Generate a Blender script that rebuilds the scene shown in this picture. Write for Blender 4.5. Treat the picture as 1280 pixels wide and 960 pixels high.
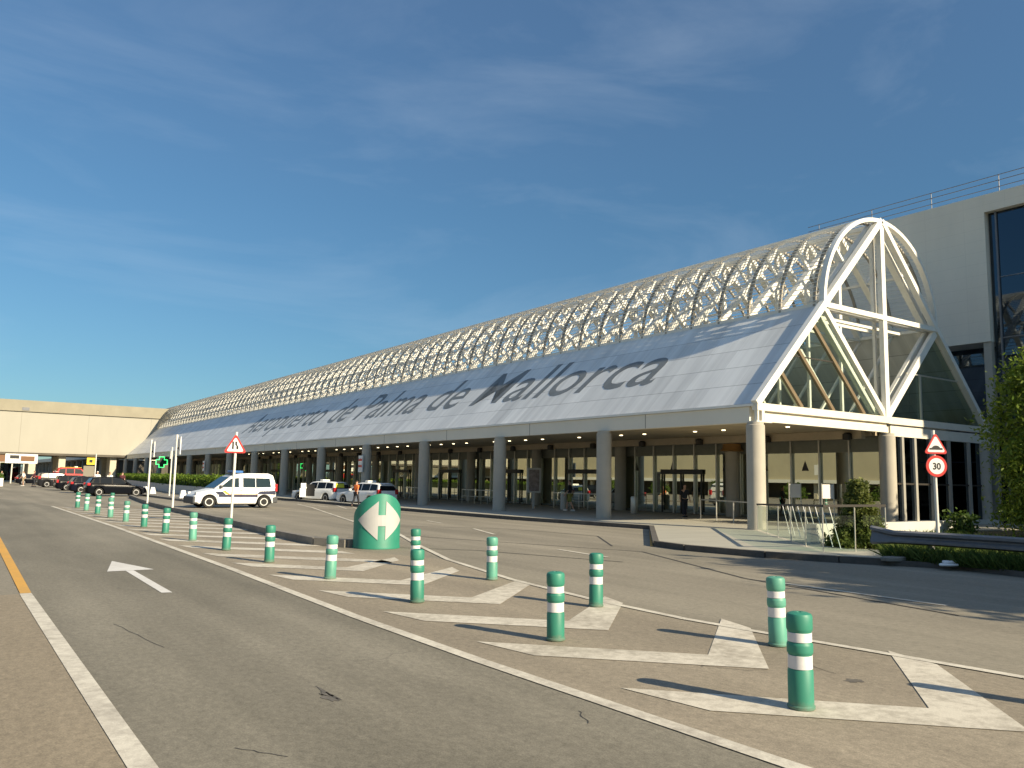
import bpy, bmesh, math, random
from mathutils import Vector, Matrix
random.seed(7)
S = bpy.context.scene
for o in list(bpy.data.objects): bpy.data.objects.remove(o)
R = math.radians

# ------------------------------------------------------------------ camera
cam_d = bpy.data.cameras.new('camera'); cam = bpy.data.objects.new('camera', cam_d)
S.collection.objects.link(cam); S.camera = cam
F = 1015.0; EYE = 1.8
d1 = Vector((-72-640, -(587-480), -F)).normalized()
d2 = Vector((2109-640, -(629-480), -F)); d2 = (d2 - d1*d1.dot(d2)).normalized()
up = d2.cross(d1)
cam.matrix_world = Matrix(((d2.x, d2.y, d2.z, 0), (d1.x, d1.y, d1.z, 0), (up.x, up.y, up.z, EYE), (0, 0, 0, 1)))
cam_d.sensor_width = 36; cam_d.lens = F/1280*36
cam_d.clip_start = .05; cam_d.clip_end = 9000

# ------------------------------------------------------------------ sky, sun, exposure
SUN_EL, SUN_AZ = R(28.3), R(162.5)          # azimuth clockwise from +Y
W = bpy.data.worlds.new('World'); S.world = W; W.use_nodes = True
nt = W.node_tree; nt.nodes.clear()
wo = nt.nodes.new('ShaderNodeOutputWorld'); bg = nt.nodes.new('ShaderNodeBackground')
sky = nt.nodes.new('ShaderNodeTexSky'); sky.sky_type = 'NISHITA'; sky.sun_disc = False
sky.sun_elevation = SUN_EL; sky.sun_rotation = SUN_AZ
sky.altitude = 0; sky.air_density = 1.0; sky.dust_density = .35; sky.ozone_density = 2.2
tc = nt.nodes.new('ShaderNodeTexCoord'); mp = nt.nodes.new('ShaderNodeMapping')
mp.inputs['Rotation'].default_value = (0, 0, R(35)); mp.inputs['Scale'].default_value = (.9, 2.2, 5.5)
nz = nt.nodes.new('ShaderNodeTexNoise'); nz.inputs['Scale'].default_value = 2.1
nz.inputs['Detail'].default_value = 9; nz.inputs['Roughness'].default_value = .58; nz.inputs['Distortion'].default_value = .5
cr = nt.nodes.new('ShaderNodeValToRGB'); cr.color_ramp.elements[0].position = .46; cr.color_ramp.elements[1].position = .86
cr.color_ramp.elements[0].color = (0, 0, 0, 1); cr.color_ramp.elements[1].color = (.13, .13, .13, 1)
mx = nt.nodes.new('ShaderNodeMixRGB'); mx.inputs[2].default_value = (6, 6.6, 7.2, 1)
hs = nt.nodes.new('ShaderNodeHueSaturation'); hs.inputs['Saturation'].default_value = .93; hs.inputs['Value'].default_value = 1.0
L = nt.links.new
# deep clear sky: bluish tint, darker towards the horizon haze, brighter overhead
sx = nt.nodes.new('ShaderNodeSeparateXYZ'); L(tc.outputs['Generated'], sx.inputs[0])
er = nt.nodes.new('ShaderNodeValToRGB'); L(sx.outputs['Z'], er.inputs[0])
er.color_ramp.elements[0].position = 0; er.color_ramp.elements[0].color = (.30, .455, .54, 1)
er.color_ramp.elements[1].position = 1; er.color_ramp.elements[1].color = (1.55, 1.4, 1.2, 1)
for p_, c_ in ((.12, (.322, .50, .575, 1)), (.32, (.385, .60, .69, 1)), (.55, (.56, .745, .84, 1)), (.72, (1.35, 1.25, 1.12, 1))):
    e_ = er.color_ramp.elements.new(p_); e_.color = c_
tm_ = nt.nodes.new('ShaderNodeMixRGB'); tm_.blend_type = 'MULTIPLY'; tm_.inputs[0].default_value = 1
L(tc.outputs['Generated'], mp.inputs[0]); L(mp.outputs[0], nz.inputs['Vector']); L(nz.outputs[0], cr.inputs[0])
L(cr.outputs[0], mx.inputs[0]); L(sky.outputs[0], hs.inputs['Color']); L(hs.outputs[0], tm_.inputs[1]); L(er.outputs[0], tm_.inputs[2]); L(tm_.outputs[0], mx.inputs[1])
L(mx.outputs[0], bg.inputs[0]); L(bg.outputs[0], wo.inputs[0])
bg.inputs[1].default_value = .08
sl = bpy.data.lights.new('sun', 'SUN'); sl.energy = 4.5; sl.angle = R(.5); sl.color = (1, .85, .60)
so = bpy.data.objects.new('sun', sl); S.collection.objects.link(so)
sdir = Vector((math.sin(SUN_AZ)*math.cos(SUN_EL), math.cos(SUN_AZ)*math.cos(SUN_EL), math.sin(SUN_EL)))
so.rotation_euler = (-sdir).to_track_quat('-Z', 'Y').to_euler(); so.location = sdir*60
S.view_settings.view_transform = 'Standard'; S.view_settings.look = 'None'
S.view_settings.gamma = 1; S.view_settings.exposure = 0.92
S.render.engine = 'CYCLES'
S.cycles.max_bounces = 8; S.cycles.transparent_max_bounces = 24
try: S.cycles.use_denoising = True
except Exception: pass

# ------------------------------------------------------------------ materials
def newmat(name):
    m = bpy.data.materials.new(name); m.use_nodes = True
    return m, m.node_tree, m.node_tree.nodes['Principled BSDF']
def mat(name, col, rough=.6, metal=0, var=0.0, scale=3.0, bump=0.0, bscale=60, spec=None, stretch=(1, 1, 1)):
    m, t, b = newmat(name)
    b.inputs['Base Color'].default_value = (*col, 1); b.inputs['Roughness'].default_value = rough
    b.inputs['Metallic'].default_value = metal
    if spec is not None: b.inputs['Specular IOR Level'].default_value = spec
    if var or bump:
        g = t.nodes.new('ShaderNodeNewGeometry')
        mp_ = t.nodes.new('ShaderNodeMapping'); mp_.inputs['Scale'].default_value = stretch
        t.links.new(g.outputs['Position'], mp_.inputs[0])
    if var:
        n = t.nodes.new('ShaderNodeTexNoise'); n.inputs['Scale'].default_value = scale
        n.inputs['Detail'].default_value = 8; n.inputs['Roughness'].default_value = .65
        t.links.new(mp_.outputs[0], n.inputs['Vector'])
        r = t.nodes.new('ShaderNodeMapRange'); r.inputs[1].default_value = .3; r.inputs[2].default_value = .7
        r.inputs[3].default_value = 1-var; r.inputs[4].default_value = 1+var
        t.links.new(n.outputs[0], r.inputs[0])
        v = t.nodes.new('ShaderNodeVectorMath'); v.operation = 'SCALE'; v.inputs[0].default_value = col
        t.links.new(r.outputs[0], v.inputs['Scale']); t.links.new(v.outputs[0], b.inputs['Base Color'])
    if bump:
        n2 = t.nodes.new('ShaderNodeTexNoise'); n2.inputs['Scale'].default_value = bscale; n2.inputs['Detail'].default_value = 4
        t.links.new(mp_.outputs[0], n2.inputs['Vector'])
        bp = t.nodes.new('ShaderNodeBump'); bp.inputs['Strength'].default_value = bump; bp.inputs['Distance'].default_value = .02
        t.links.new(n2.outputs[0], bp.inputs['Height']); t.links.new(bp.outputs[0], b.inputs['Normal'])
    return m
def asphalt(name, c1, c2, speck=(.07, .065, .06), joint=False):
    """worn concrete/asphalt: broad patches, fine grain, small dark spots, faint tyre wear along the lane"""
    m, t, b = newmat(name); N = t.nodes; K = t.links.new
    g = N.new('ShaderNodeNewGeometry')
    def noise(sc, det, st=(1, 1, 1), rough=.6):
        mm = N.new('ShaderNodeMapping'); mm.inputs['Scale'].default_value = st; K(g.outputs['Position'], mm.inputs[0])
        n = N.new('ShaderNodeTexNoise'); n.inputs['Scale'].default_value = sc; n.inputs['Detail'].default_value = det
        n.inputs['Roughness'].default_value = rough; K(mm.outputs[0], n.inputs['Vector']); return n.outputs[0]
    def rng(x, a, b_, lo=0, hi=1):
        r = N.new('ShaderNodeMapRange'); r.inputs[1].default_value = a; r.inputs[2].default_value = b_
        r.inputs[3].default_value = lo; r.inputs[4].default_value = hi; K(x, r.inputs[0]); return r.outputs[0]
    def mix(f, a, c, mode='MIX'):
        k = N.new('ShaderNodeMixRGB'); k.blend_type = mode
        if isinstance(f, float): k.inputs[0].default_value = f
        else: K(f, k.inputs[0])
        for i, q in ((1, a), (2, c)):
            if isinstance(q, tuple): k.inputs[i].default_value = (*q, 1)
            else: K(q, k.inputs[i])
        return k.outputs[0]
    col = mix(rng(noise(.30, 7, (1, .3, 1), .62), .38, .62), c1, c2)
    grime = rng(noise(1.1, 8, (1, .25, 1), .7), .52, .75, 0, .35)
    col = mix(grime, col, tuple(x*.68 for x in c1))
    med = rng(noise(17, 4, (1, .6, 1), .7), .3, .7, .80, 1.18)
    vm_ = N.new('ShaderNodeVectorMath'); vm_.operation = 'SCALE'; K(col, vm_.inputs[0]); K(med, vm_.inputs['Scale']); col = vm_.outputs[0]
    pol = rng(noise(.9, 2, (1, .03, 1)), .42, .6, .90, 1.05)
    vp_ = N.new('ShaderNodeVectorMath'); vp_.operation = 'SCALE'; K(col, vp_.inputs[0]); K(pol, vp_.inputs['Scale']); col = vp_.outputs[0]
    fine = rng(noise(85, 3), .25, .75, .70, 1.3)
    v = N.new('ShaderNodeVectorMath'); v.operation = 'SCALE'; K(col, v.inputs[0]); K(fine, v.inputs['Scale']); col = v.outputs[0]
    vo = N.new('ShaderNodeTexVoronoi'); vo.inputs['Scale'].default_value = 4.6; vo.inputs['Randomness'].default_value = 1
    K(g.outputs['Position'], vo.inputs['Vector'])
    dots = rng(vo.outputs['Distance'], .055, .085, 1, 0)
    clus = rng(noise(.55, 4), .50, .64)
    mu = N.new('ShaderNodeMath'); mu.operation = 'MULTIPLY'; K(dots, mu.inputs[0]); K(clus, mu.inputs[1])
    mu2 = N.new('ShaderNodeMath'); mu2.operation = 'MULTIPLY'; K(mu.outputs[0], mu2.inputs[0]); mu2.inputs[1].default_value = .85
    col = mix(mu2.outputs[0], col, speck)
    # fine cracks
    vc = N.new('ShaderNodeTexVoronoi'); vc.feature = 'DISTANCE_TO_EDGE'; vc.inputs['Scale'].default_value = .33
    wn = N.new('ShaderNodeTexNoise'); wn.inputs['Scale'].default_value = 1.6; wn.inputs['Detail'].default_value = 5
    K(g.outputs['Position'], wn.inputs['Vector'])
    add = N.new('ShaderNodeMixRGB'); add.blend_type = 'LINEAR_LIGHT'; add.inputs[0].default_value = .35
    K(g.outputs['Position'], add.inputs[1]); K(wn.outputs['Color'], add.inputs[2]); K(add.outputs[0], vc.inputs['Vector'])
    cra = rng(vc.outputs['Distance'], .0015, .006, .6, 0)
    mk = rng(noise(.4, 3), .56, .7, 0, .6)
    mm2 = N.new('ShaderNodeMath'); mm2.operation = 'MULTIPLY'; K(cra, mm2.inputs[0]); K(mk, mm2.inputs[1])
    col = mix(mm2.outputs[0], col, (.035, .032, .03))
    K(col, b.inputs['Base Color'])
    b.inputs['Roughness'].default_value = .82; b.inputs['Specular IOR Level'].default_value = .3
    bp = N.new('ShaderNodeBump'); bp.inputs['Strength'].default_value = .35; bp.inputs['Distance'].default_value = .006
    K(noise(120, 3), bp.inputs['Height']); K(bp.outputs[0], b.inputs['Normal'])
    return m
def paint(name, col, under, wear=.5):
    m, t, b = newmat(name); N = t.nodes; K = t.links.new
    g = N.new('ShaderNodeNewGeometry')
    n = N.new('ShaderNodeTexNoise'); n.inputs['Scale'].default_value = 7; n.inputs['Detail'].default_value = 10; n.inputs['Roughness'].default_value = .75
    K(g.outputs['Position'], n.inputs['Vector'])
    n3 = N.new('ShaderNodeTexNoise'); n3.inputs['Scale'].default_value = .8; n3.inputs['Detail'].default_value = 3
    K(g.outputs['Position'], n3.inputs['Vector'])
    ad = N.new('ShaderNodeMath'); ad.operation = 'MULTIPLY_ADD'; K(n3.outputs[0], ad.inputs[0]); ad.inputs[1].default_value = .6; K(n.outputs[0], ad.inputs[2])
    r = N.new('ShaderNodeMapRange'); r.inputs[1].default_value = .70; r.inputs[2].default_value = 1.0; r.inputs[3].default_value = .05; r.inputs[4].default_value = wear
    K(ad.outputs[0], r.inputs[0])
    k = N.new('ShaderNodeMixRGB'); k.inputs[1].default_value = (*col, 1); k.inputs[2].default_value = (*under, 1)
    K(r.outputs[0], k.inputs[0])
    n2 = N.new('ShaderNodeTexNoise'); n2.inputs['Scale'].default_value = 90; K(g.outputs['Position'], n2.inputs['Vector'])
    r2 = N.new('ShaderNodeMapRange'); r2.inputs[1].default_value = .3; r2.inputs[2].default_value = .7; r2.inputs[3].default_value = .9; r2.inputs[4].default_value = 1.1
    K(n2.outputs[0], r2.inputs[0])
    v = N.new('ShaderNodeVectorMath'); v.operation = 'SCALE'; K(k.outputs[0], v.inputs[0]); K(r2.outputs[0], v.inputs['Scale'])
    K(v.outputs[0], b.inputs['Base Color']); b.inputs['Roughness'].default_value = .7
    return m
def glass(name, tint, refl, rough=.01, rc=(.9, .95, .93)):
    m = bpy.data.materials.new(name); m.use_nodes = True; t = m.node_tree; t.nodes.clear()
    o = t.nodes.new('ShaderNodeOutputMaterial'); mixn = t.nodes.new('ShaderNodeMixShader')
    tr = t.nodes.new('ShaderNodeBsdfTransparent'); tr.inputs[0].default_value = (*tint, 1)
    gl = t.nodes.new('ShaderNodeBsdfGlossy'); gl.inputs['Roughness'].default_value = rough; gl.inputs[0].default_value = (*rc, 1)
    fr = t.nodes.new('ShaderNodeLayerWeight'); fr.inputs[0].default_value = .5       # Schlick: the same from both sides
    pw = t.nodes.new('ShaderNodeMath'); pw.operation = 'POWER'; pw.inputs[1].default_value = 5; t.links.new(fr.outputs['Facing'], pw.inputs[0])
    ma = t.nodes.new('ShaderNodeMath'); ma.operation = 'MULTIPLY_ADD'; ma.use_clamp = True; ma.inputs[1].default_value = .95-refl; ma.inputs[2].default_value = refl+.04
    t.links.new(pw.outputs[0], ma.inputs[0]); t.links.new(ma.outputs[0], mixn.inputs[0])
    t.links.new(tr.outputs[0], mixn.inputs[1]); t.links.new(gl.outputs[0], mixn.inputs[2]); t.links.new(mixn.outputs[0], o.inputs[0])
    return m
def emit(name, col, st):
    m, t, b = newmat(name); b.inputs['Base Color'].default_value = (*col, 1)
    b.inputs['Emission Color'].default_value = (*col, 1); b.inputs['Emission Strength'].default_value = st; return m
def leafmat(name, c1, c2):
    m, t, b = newmat(name)
    oi = t.nodes.new('ShaderNodeNewGeometry')
    k = t.nodes.new('ShaderNodeMixRGB'); k.inputs[1].default_value = (*c1, 1); k.inputs[2].default_value = (*c2, 1)
    t.links.new(oi.outputs['Random Per Island'], k.inputs[0]); t.links.new(k.outputs[0], b.inputs['Base Color'])
    b.inputs['Roughness'].default_value = .55; b.inputs['Specular IOR Level'].default_value = .25
    tl = t.nodes.new('ShaderNodeBsdfTranslucent'); t.links.new(k.outputs[0], tl.inputs[0])
    ms = t.nodes.new('ShaderNodeMixShader'); ms.inputs[0].default_value = .35
    out = [n for n in t.nodes if n.type == 'OUTPUT_MATERIAL'][0]
    t.links.new(b.outputs[0], ms.inputs[1]); t.links.new(tl.outputs[0], ms.inputs[2]); t.links.new(ms.outputs[0], out.inputs[0])
    return m
def roofmat(name):
    """weathered zinc panels: courses across, narrow panels along, each a little different, with run-off streaks"""
    m, t, b = newmat(name); N = t.nodes; K = t.links.new
    g = N.new('ShaderNodeNewGeometry'); s = N.new('ShaderNodeSeparateXYZ'); K(g.outputs['Position'], s.inputs[0])
    def math_(op, a, b_=None):
        q = N.new('ShaderNodeMath'); q.operation = op
        for i, z in ((0, a), (1, b_)):
            if z is None: continue
            if isinstance(z, (int, float)): q.inputs[i].default_value = z
            else: K(z, q.inputs[i])
        return q.outputs[0]
    v = math_('DIVIDE', math_('SUBTRACT', s.outputs['Z'], 4.92), .9); u = math_('DIVIDE', s.outputs['Y'], 1.45)
    fu, fv = math_('FLOOR', u), math_('FLOOR', v)
    c = N.new('ShaderNodeCombineXYZ'); K(fu, c.inputs[0]); K(fv, c.inputs[1])
    wn = N.new('ShaderNodeTexWhiteNoise'); wn.noise_dimensions = '2D'; K(c.outputs[0], wn.inputs['Vector'])
    mp_ = N.new('ShaderNodeMapping'); mp_.inputs['Scale'].default_value = (.12, 2.6, .12); K(g.outputs['Position'], mp_.inputs[0])
    n = N.new('ShaderNodeTexNoise'); n.inputs['Scale'].default_value = 1.0; n.inputs['Detail'].default_value = 7; K(mp_.outputs[0], n.inputs['Vector'])
    n2 = N.new('ShaderNodeTexNoise'); n2.inputs['Scale'].default_value = .35; n2.inputs['Detail'].default_value = 4; K(g.outputs['Position'], n2.inputs['Vector'])
    val = math_('ADD', math_('ADD', math_('MULTIPLY', wn.outputs['Value'], .15), math_('MULTIPLY', n.outputs[0], .55)), math_('ADD', math_('MULTIPLY', n2.outputs[0], .30), .42))
    jv = math_('LESS_THAN', math_('FRACT', v), .03)
    ju = math_('LESS_THAN', math_('FRACT', u), .012)
    val = math_('MULTIPLY', val, math_('SUBTRACT', 1, math_('MULTIPLY', jv, .42)))
    val = math_('MULTIPLY', val, math_('SUBTRACT', 1, math_('MULTIPLY', ju, .15)))
    vm = N.new('ShaderNodeVectorMath'); vm.operation = 'SCALE'; vm.inputs[0].default_value = (.735, .745, .735); K(val, vm.inputs['Scale'])
    K(vm.outputs[0], b.inputs['Base Color']); b.inputs['Metallic'].default_value = .0
    rr = N.new('ShaderNodeMapRange'); rr.inputs[3].default_value = .42; rr.inputs[4].default_value = .62; K(n.outputs[0], rr.inputs[0]); K(rr.outputs[0], b.inputs['Roughness'])
    return m
def panelled(name, col, px, pz, axis='Y', joint=.02, dark=.55, var=.08):
    """smooth cladding or concrete with panel joints along axis and Z"""
    m, t, b = newmat(name); N = t.nodes; K = t.links.new
    g = N.new('ShaderNodeNewGeometry'); s = N.new('ShaderNodeSeparateXYZ'); K(g.outputs['Position'], s.inputs[0])
    def ma(op, a, b_):
        q = N.new('ShaderNodeMath'); q.operation = op
        for i, z in ((0, a), (1, b_)):
            if isinstance(z, (int, float)): q.inputs[i].default_value = z
            else: K(z, q.inputs[i])
        return q.outputs[0]
    j1 = ma('LESS_THAN', ma('FRACT', ma('DIVIDE', s.outputs[axis], px), 0), joint/px)
    j2 = ma('LESS_THAN', ma('FRACT', ma('DIVIDE', s.outputs['Z'], pz), 0), joint/pz)
    j = ma('MAXIMUM', j1, j2)
    n = N.new('ShaderNodeTexNoise'); n.inputs['Scale'].default_value = .5; n.inputs['Detail'].default_value = 9; n.inputs['Roughness'].default_value = .65
    mp_ = N.new('ShaderNodeMapping'); mp_.inputs['Scale'].default_value = (1, 1, .35); K(g.outputs['Position'], mp_.inputs[0]); K(mp_.outputs[0], n.inputs['Vector'])
    val = ma('ADD', ma('MULTIPLY', n.outputs[0], var*4), 1-var*2)
    val = ma('MULTIPLY', val, ma('SUBTRACT', 1, ma('MULTIPLY', j, 1-dark)))
    vm = N.new('ShaderNodeVectorMath'); vm.operation = 'SCALE'; vm.inputs[0].default_value = col; K(val, vm.inputs['Scale'])
    K(vm.outputs[0], b.inputs['Base Color']); b.inputs['Roughness'].default_value = .75
    return m

M = {}
M['road'] = asphalt('road_surface', (.212, .193, .153), (.272, .246, .196))
M['lane'] = asphalt('lane_surface', (.165, .152, .120), (.232, .214, .172))
M['bay'] = asphalt('bay_surface', (.24, .203, .148), (.30, .253, .185))
M['island'] = asphalt('island_surface', (.245, .213, .163), (.315, .272, .208))
M['earth'] = mat('dry_earth', (.16, .14, .09), .95, var=.3, scale=.3)
M['white_line'] = paint('white_line_paint', (.62, .585, .50), (.26, .23, .19), .75)
M['chevron'] = paint('chevron_paint', (.60, .56, .475), (.27, .24, .19), .85)
M['arrow'] = paint('arrow_paint', (.66, .65, .63), (.3, .28, .25), .35)
M['orange_line'] = paint('orange_line_paint', (.62, .33, .05), (.3, .22, .1), .45)
M['tar'] = mat('tar_joint', (.045, .042, .04), .8, var=.3)
M['stain'] = mat('oil_stain', (.12, .108, .09), .7, var=.4, scale=9)
M['kerb'] = mat('kerb_concrete', (.20, .185, .16), .85, var=.2, scale=2, bump=.3)
M['paving'] = panelled('paving', (.36, .345, .29), 1.5, 9, 'Y', .03, .5)
M['white_steel'] = mat('white_steel', (.80, .785, .73), .45, var=.07, scale=1.5)
M['frame_steel'] = mat('frame_steel', (.77, .75, .69), .5, var=.08, scale=1.2)
M['shaded_rib_steel'] = mat('shaded_rib_steel', (.33, .305, .26), .6, var=.08)  # grey-brown puts the shade on the vault ribs into their colour
M['louvre'] = mat('louvre_white', (.80, .79, .75), .5, var=.08, scale=1)
M['roof'] = roofmat('zinc_roof')
M['letter'] = mat('letter_grey', (.175, .19, .195), .55, var=.25, scale=.9)
M['fascia'] = panelled('fascia', (.74, .70, .60), 8.7, 50, 'Y', .05, .35, .05)
M['beam'] = mat('beam_white', (.74, .70, .60), .5, var=.05)
M['attic'] = mat('attic_slab', (.55, .54, .46), .8, var=.1)
M['kerb_dark'] = mat('dark_kerb', (.085, .078, .07), .85, var=.3, scale=3)  # dark tone of the pavement and verge kerbs
M['soffit'] = mat('soffit', (.50, .42, .29), .7, var=.12, scale=.8)
M['inner_beam'] = mat('inner_beam', (.46, .38, .27), .7, var=.08)
M['column'] = mat('column_concrete', (.42, .39, .33), .7, var=.09, scale=1.2, bump=.1)
M['glass'] = glass('facade_glass', (.52, .58, .50), .52, .004, (.86, .90, .78))
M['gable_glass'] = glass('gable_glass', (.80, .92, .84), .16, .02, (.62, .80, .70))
M['gable_glass_shaded'] = glass('gable_glass_shaded', (.28, .37, .35), .10, .02, (.5, .68, .68))  # shade on the right triangle put into a darker tint
M['dark_glass'] = glass('dark_glass', (.03, .04, .05), .12, .03, (.5, .6, .72))
M['rail_glass'] = glass('rail_glass', (.78, .88, .82), .03)
M['dark_frame'] = mat('dark_frame', (.035, .03, .025), .5)
M['bronze'] = mat('bronze_mullion', (.17, .125, .075), .5, var=.1)
M['alu'] = mat('aluminium', (.62, .60, .54), .35, .5, var=.05)
M['transom'] = mat('transom_panel', (.20, .205, .17), .5, var=.1)
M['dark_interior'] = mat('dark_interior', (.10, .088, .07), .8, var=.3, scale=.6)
M['hall_concrete'] = panelled('hall_concrete', (.74, .69, .585), 2.1, .62, 'Y', .012, .86, .06)
M['bridge_concrete'] = panelled('bridge_concrete', (.36, .342, .29), 9.6, 60, 'X', .06, .7, .05)
M['bridge_band'] = mat('bridge_band', (.29, .265, .20), .85, var=.1, scale=.5)
M['pillar'] = mat('pillar_concrete', (.50, .46, .36), .8, var=.1)
M['lamp'] = emit('downlight_glow', (1, .86, .55), 2.5)
M['neon'] = emit('neon_green', (.06, .9, .2), 1.5)
M['green'] = mat('bollard_green', (.030, .195, .135), .5, var=.12, scale=7, bump=.05, bscale=30)
M['green_pale'] = mat('faded_bollard_green', (.09, .29, .215), .6, var=.16, scale=8, bump=.05, bscale=30)
def plastic(name, col):
    m, t, b = newmat(name); N = t.nodes; K = t.links.new
    tcx = N.new('ShaderNodeTexCoord'); sp = N.new('ShaderNodeSeparateXYZ'); K(tcx.outputs['Object'], sp.inputs[0])
    g = N.new('ShaderNodeNewGeometry')
    n = N.new('ShaderNodeTexNoise'); n.inputs['Scale'].default_value = 11; n.inputs['Detail'].default_value = 9; n.inputs['Roughness'].default_value = .7; K(g.outputs['Position'], n.inputs['Vector'])
    n2 = N.new('ShaderNodeTexNoise'); n2.inputs['Scale'].default_value = 2.2; n2.inputs['Detail'].default_value = 3; K(g.outputs['Position'], n2.inputs['Vector'])
    # road dirt splashed on the lowest 8 cm, pale scuffs elsewhere
    d = N.new('ShaderNodeMath'); d.operation = 'MULTIPLY_ADD'; d.inputs[1].default_value = .16; d.inputs[2].default_value = -.03; K(n.outputs[0], d.inputs[0])
    df = N.new('ShaderNodeMath'); df.operation = 'SUBTRACT'; K(d.outputs[0], df.inputs[0]); K(sp.outputs['Z'], df.inputs[1])
    r = N.new('ShaderNodeMapRange'); r.inputs[1].default_value = -.03; r.inputs[2].default_value = .05; r.inputs[3].default_value = 0; r.inputs[4].default_value = .65; K(df.outputs[0], r.inputs[0])
    r2 = N.new('ShaderNodeMapRange'); r2.inputs[1].default_value = .60; r2.inputs[2].default_value = .78; r2.inputs[3].default_value = 0; r2.inputs[4].default_value = .4; K(n.outputs[0], r2.inputs[0])
    r3 = N.new('ShaderNodeMapRange'); r3.inputs[1].default_value = .3; r3.inputs[2].default_value = .7; r3.inputs[3].default_value = .85; r3.inputs[4].default_value = 1.18; K(n2.outputs[0], r3.inputs[0])
    v = N.new('ShaderNodeVectorMath'); v.operation = 'SCALE'; v.inputs[0].default_value = col; K(r3.outputs[0], v.inputs['Scale'])
    k1 = N.new('ShaderNodeMixRGB'); K(r2.outputs[0], k1.inputs[0]); K(v.outputs[0], k1.inputs[1]); k1.inputs[2].default_value = (col[0]*2.2+.04, col[1]*1.25+.03, col[2]*1.4+.03, 1)
    k2 = N.new('ShaderNodeMixRGB'); K(r.outputs[0], k2.inputs[0]); K(k1.outputs[0], k2.inputs[1]); k2.inputs[2].default_value = (.17, .15, .115, 1)
    K(k2.outputs[0], b.inputs['Base Color']); b.inputs['Roughness'].default_value = .52
    return m
M['green'] = plastic('bollard_green', (.030, .195, .135)); M['green_pale'] = plastic('faded_bollard_green', (.09, .29, .215))
M['beacon_green'] = plastic('beacon_green', (.022, .20, .135))
M['band'] = mat('reflective_band', (.66, .655, .66), .5, var=.07, scale=15)
M['beacon_green'] = mat('beacon_green', (.022, .20, .135), .55, var=.1, scale=3)
M['arrow_white'] = mat('sign_white', (.43, .43, .425), .5, var=.04)
M['pole'] = mat('galvanised_pole', (.66, .65, .61), .5, 0, var=.1)
M['sign_white'] = mat('sign_face_white', (.78, .77, .74), .45)
M['sign_red'] = mat('sign_red', (.55, .03, .025), .45)
M['black'] = mat('matt_black', (.012, .012, .013), .6)
M['rubber'] = mat('rubber', (.018, .018, .018), .85)
M['steel_rail'] = mat('galvanised_rail', (.17, .175, .19), .5, .3, var=.12, scale=4)
M['rust'] = mat('rail_post', (.19, .19, .19), .6, .4)
M['van_white'] = mat('van_white', (.80, .80, .78), .28, spec=.6)
M['van_grey'] = mat('van_plastic', (.055, .06, .068), .6)
M['car_glass'] = mat('car_window', (.008, .010, .012), .08, spec=.3)
M['van_glass'] = mat('van_window', (.014, .027, .030), .08, spec=.45)
M['rim'] = mat('wheel_rim', (.50, .50, .50), .35, .6)
M['rim_white'] = mat('white_rim', (.66, .66, .64), .4)
M['car_black'] = mat('car_black', (.006, .007, .010), .24, spec=.05)
M['car_navy'] = mat('car_navy', (.007, .008, .016), .24, spec=.05)
M['car_graphite'] = mat('car_graphite', (.018, .019, .022), .24, spec=.05)
M['car_red'] = mat('car_red', (.42, .03, .03), .35, spec=.1)
M['taxi_white'] = mat('taxi_white', (.78, .78, .76), .28, spec=.6)
M['tail'] = mat('tail_lamp', (.38, .012, .016), .25, spec=.8)
M['headlamp'] = mat('headlamp', (.62, .64, .66), .15, spec=.9)
M['plate'] = mat('number_plate', (.72, .72, .70), .5)
M['yellow'] = mat('yellow_board', (.80, .55, .03), .5)
M['bright_yellow'] = mat('taxi_sticker', (.72, .70, .06), .5)
M['navy_stripe'] = mat('navy_stripe', (.02, .025, .06), .4)
M['orange_stripe'] = mat('orange_stripe', (.70, .24, .06), .4)
M['gold_stripe'] = mat('gold_stripe', (.72, .48, .06), .4)
M['blue_lamp'] = mat('blue_beacon', (.05, .16, .42), .2, spec=.8)
M['white_plastic'] = mat('white_plastic', (.78, .77, .74), .5)
M['wall_white'] = mat('rendered_wall', (.55, .54, .50), .8, var=.06, scale=.8)
M['parking_wall'] = mat('car_park_wall', (.50, .44, .30), .8, var=.08, scale=.3)
M['parking_band'] = mat('car_park_band', (.78, .76, .68), .7)
M['skin'] = mat('skin', (.50, .30, .21), .6)
M['hair'] = mat('hair', (.05, .035, .025), .7)
M['orange_vest'] = mat('orange_vest', (.85, .20, .045), .7)
M['dark_cloth'] = mat('dark_cloth', (.022, .024, .032), .85)
M['grey_cloth'] = mat('grey_cloth', (.22, .20, .16), .85)
M['white_cloth'] = mat('white_cloth', (.72, .70, .66), .85)
M['tan_cloth'] = mat('tan_cloth', (.36, .28, .18), .85)
M['olive_cloth'] = mat('olive_cloth', (.26, .25, .06), .85)
M['maroon_cloth'] = mat('maroon_cloth', (.09, .022, .03), .85)
M['bark'] = mat('bark', (.12, .085, .055), .9, var=.3, scale=8, bump=.5, bscale=20)
M['leaf'] = leafmat('tree_leaf', (.035, .075, .012), (.115, .17, .028))
M['pine'] = leafmat('pine_needles', (.07, .13, .016), (.23, .30, .04))
M['hedge'] = leafmat('hedge_leaf', (.05, .11, .012), (.17, .24, .03))
M['bush'] = leafmat('conifer_leaf', (.07, .10, .022), (.19, .21, .05))
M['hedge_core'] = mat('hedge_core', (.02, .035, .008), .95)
M['grass'] = leafmat('grass_blade', (.03, .07, .012), (.12, .16, .035))
M['soil'] = mat('verge_soil', (.06, .055, .03), .95, var=.3)
M['hill'] = mat('far_hill', (.085, .115, .12), .95, var=.15, scale=.01)
M['bag'] = mat('white_bag', (.75, .76, .78), .5)
M['panel_dark'] = mat('panel_brown', (.16, .075, .03), .6)
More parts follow.
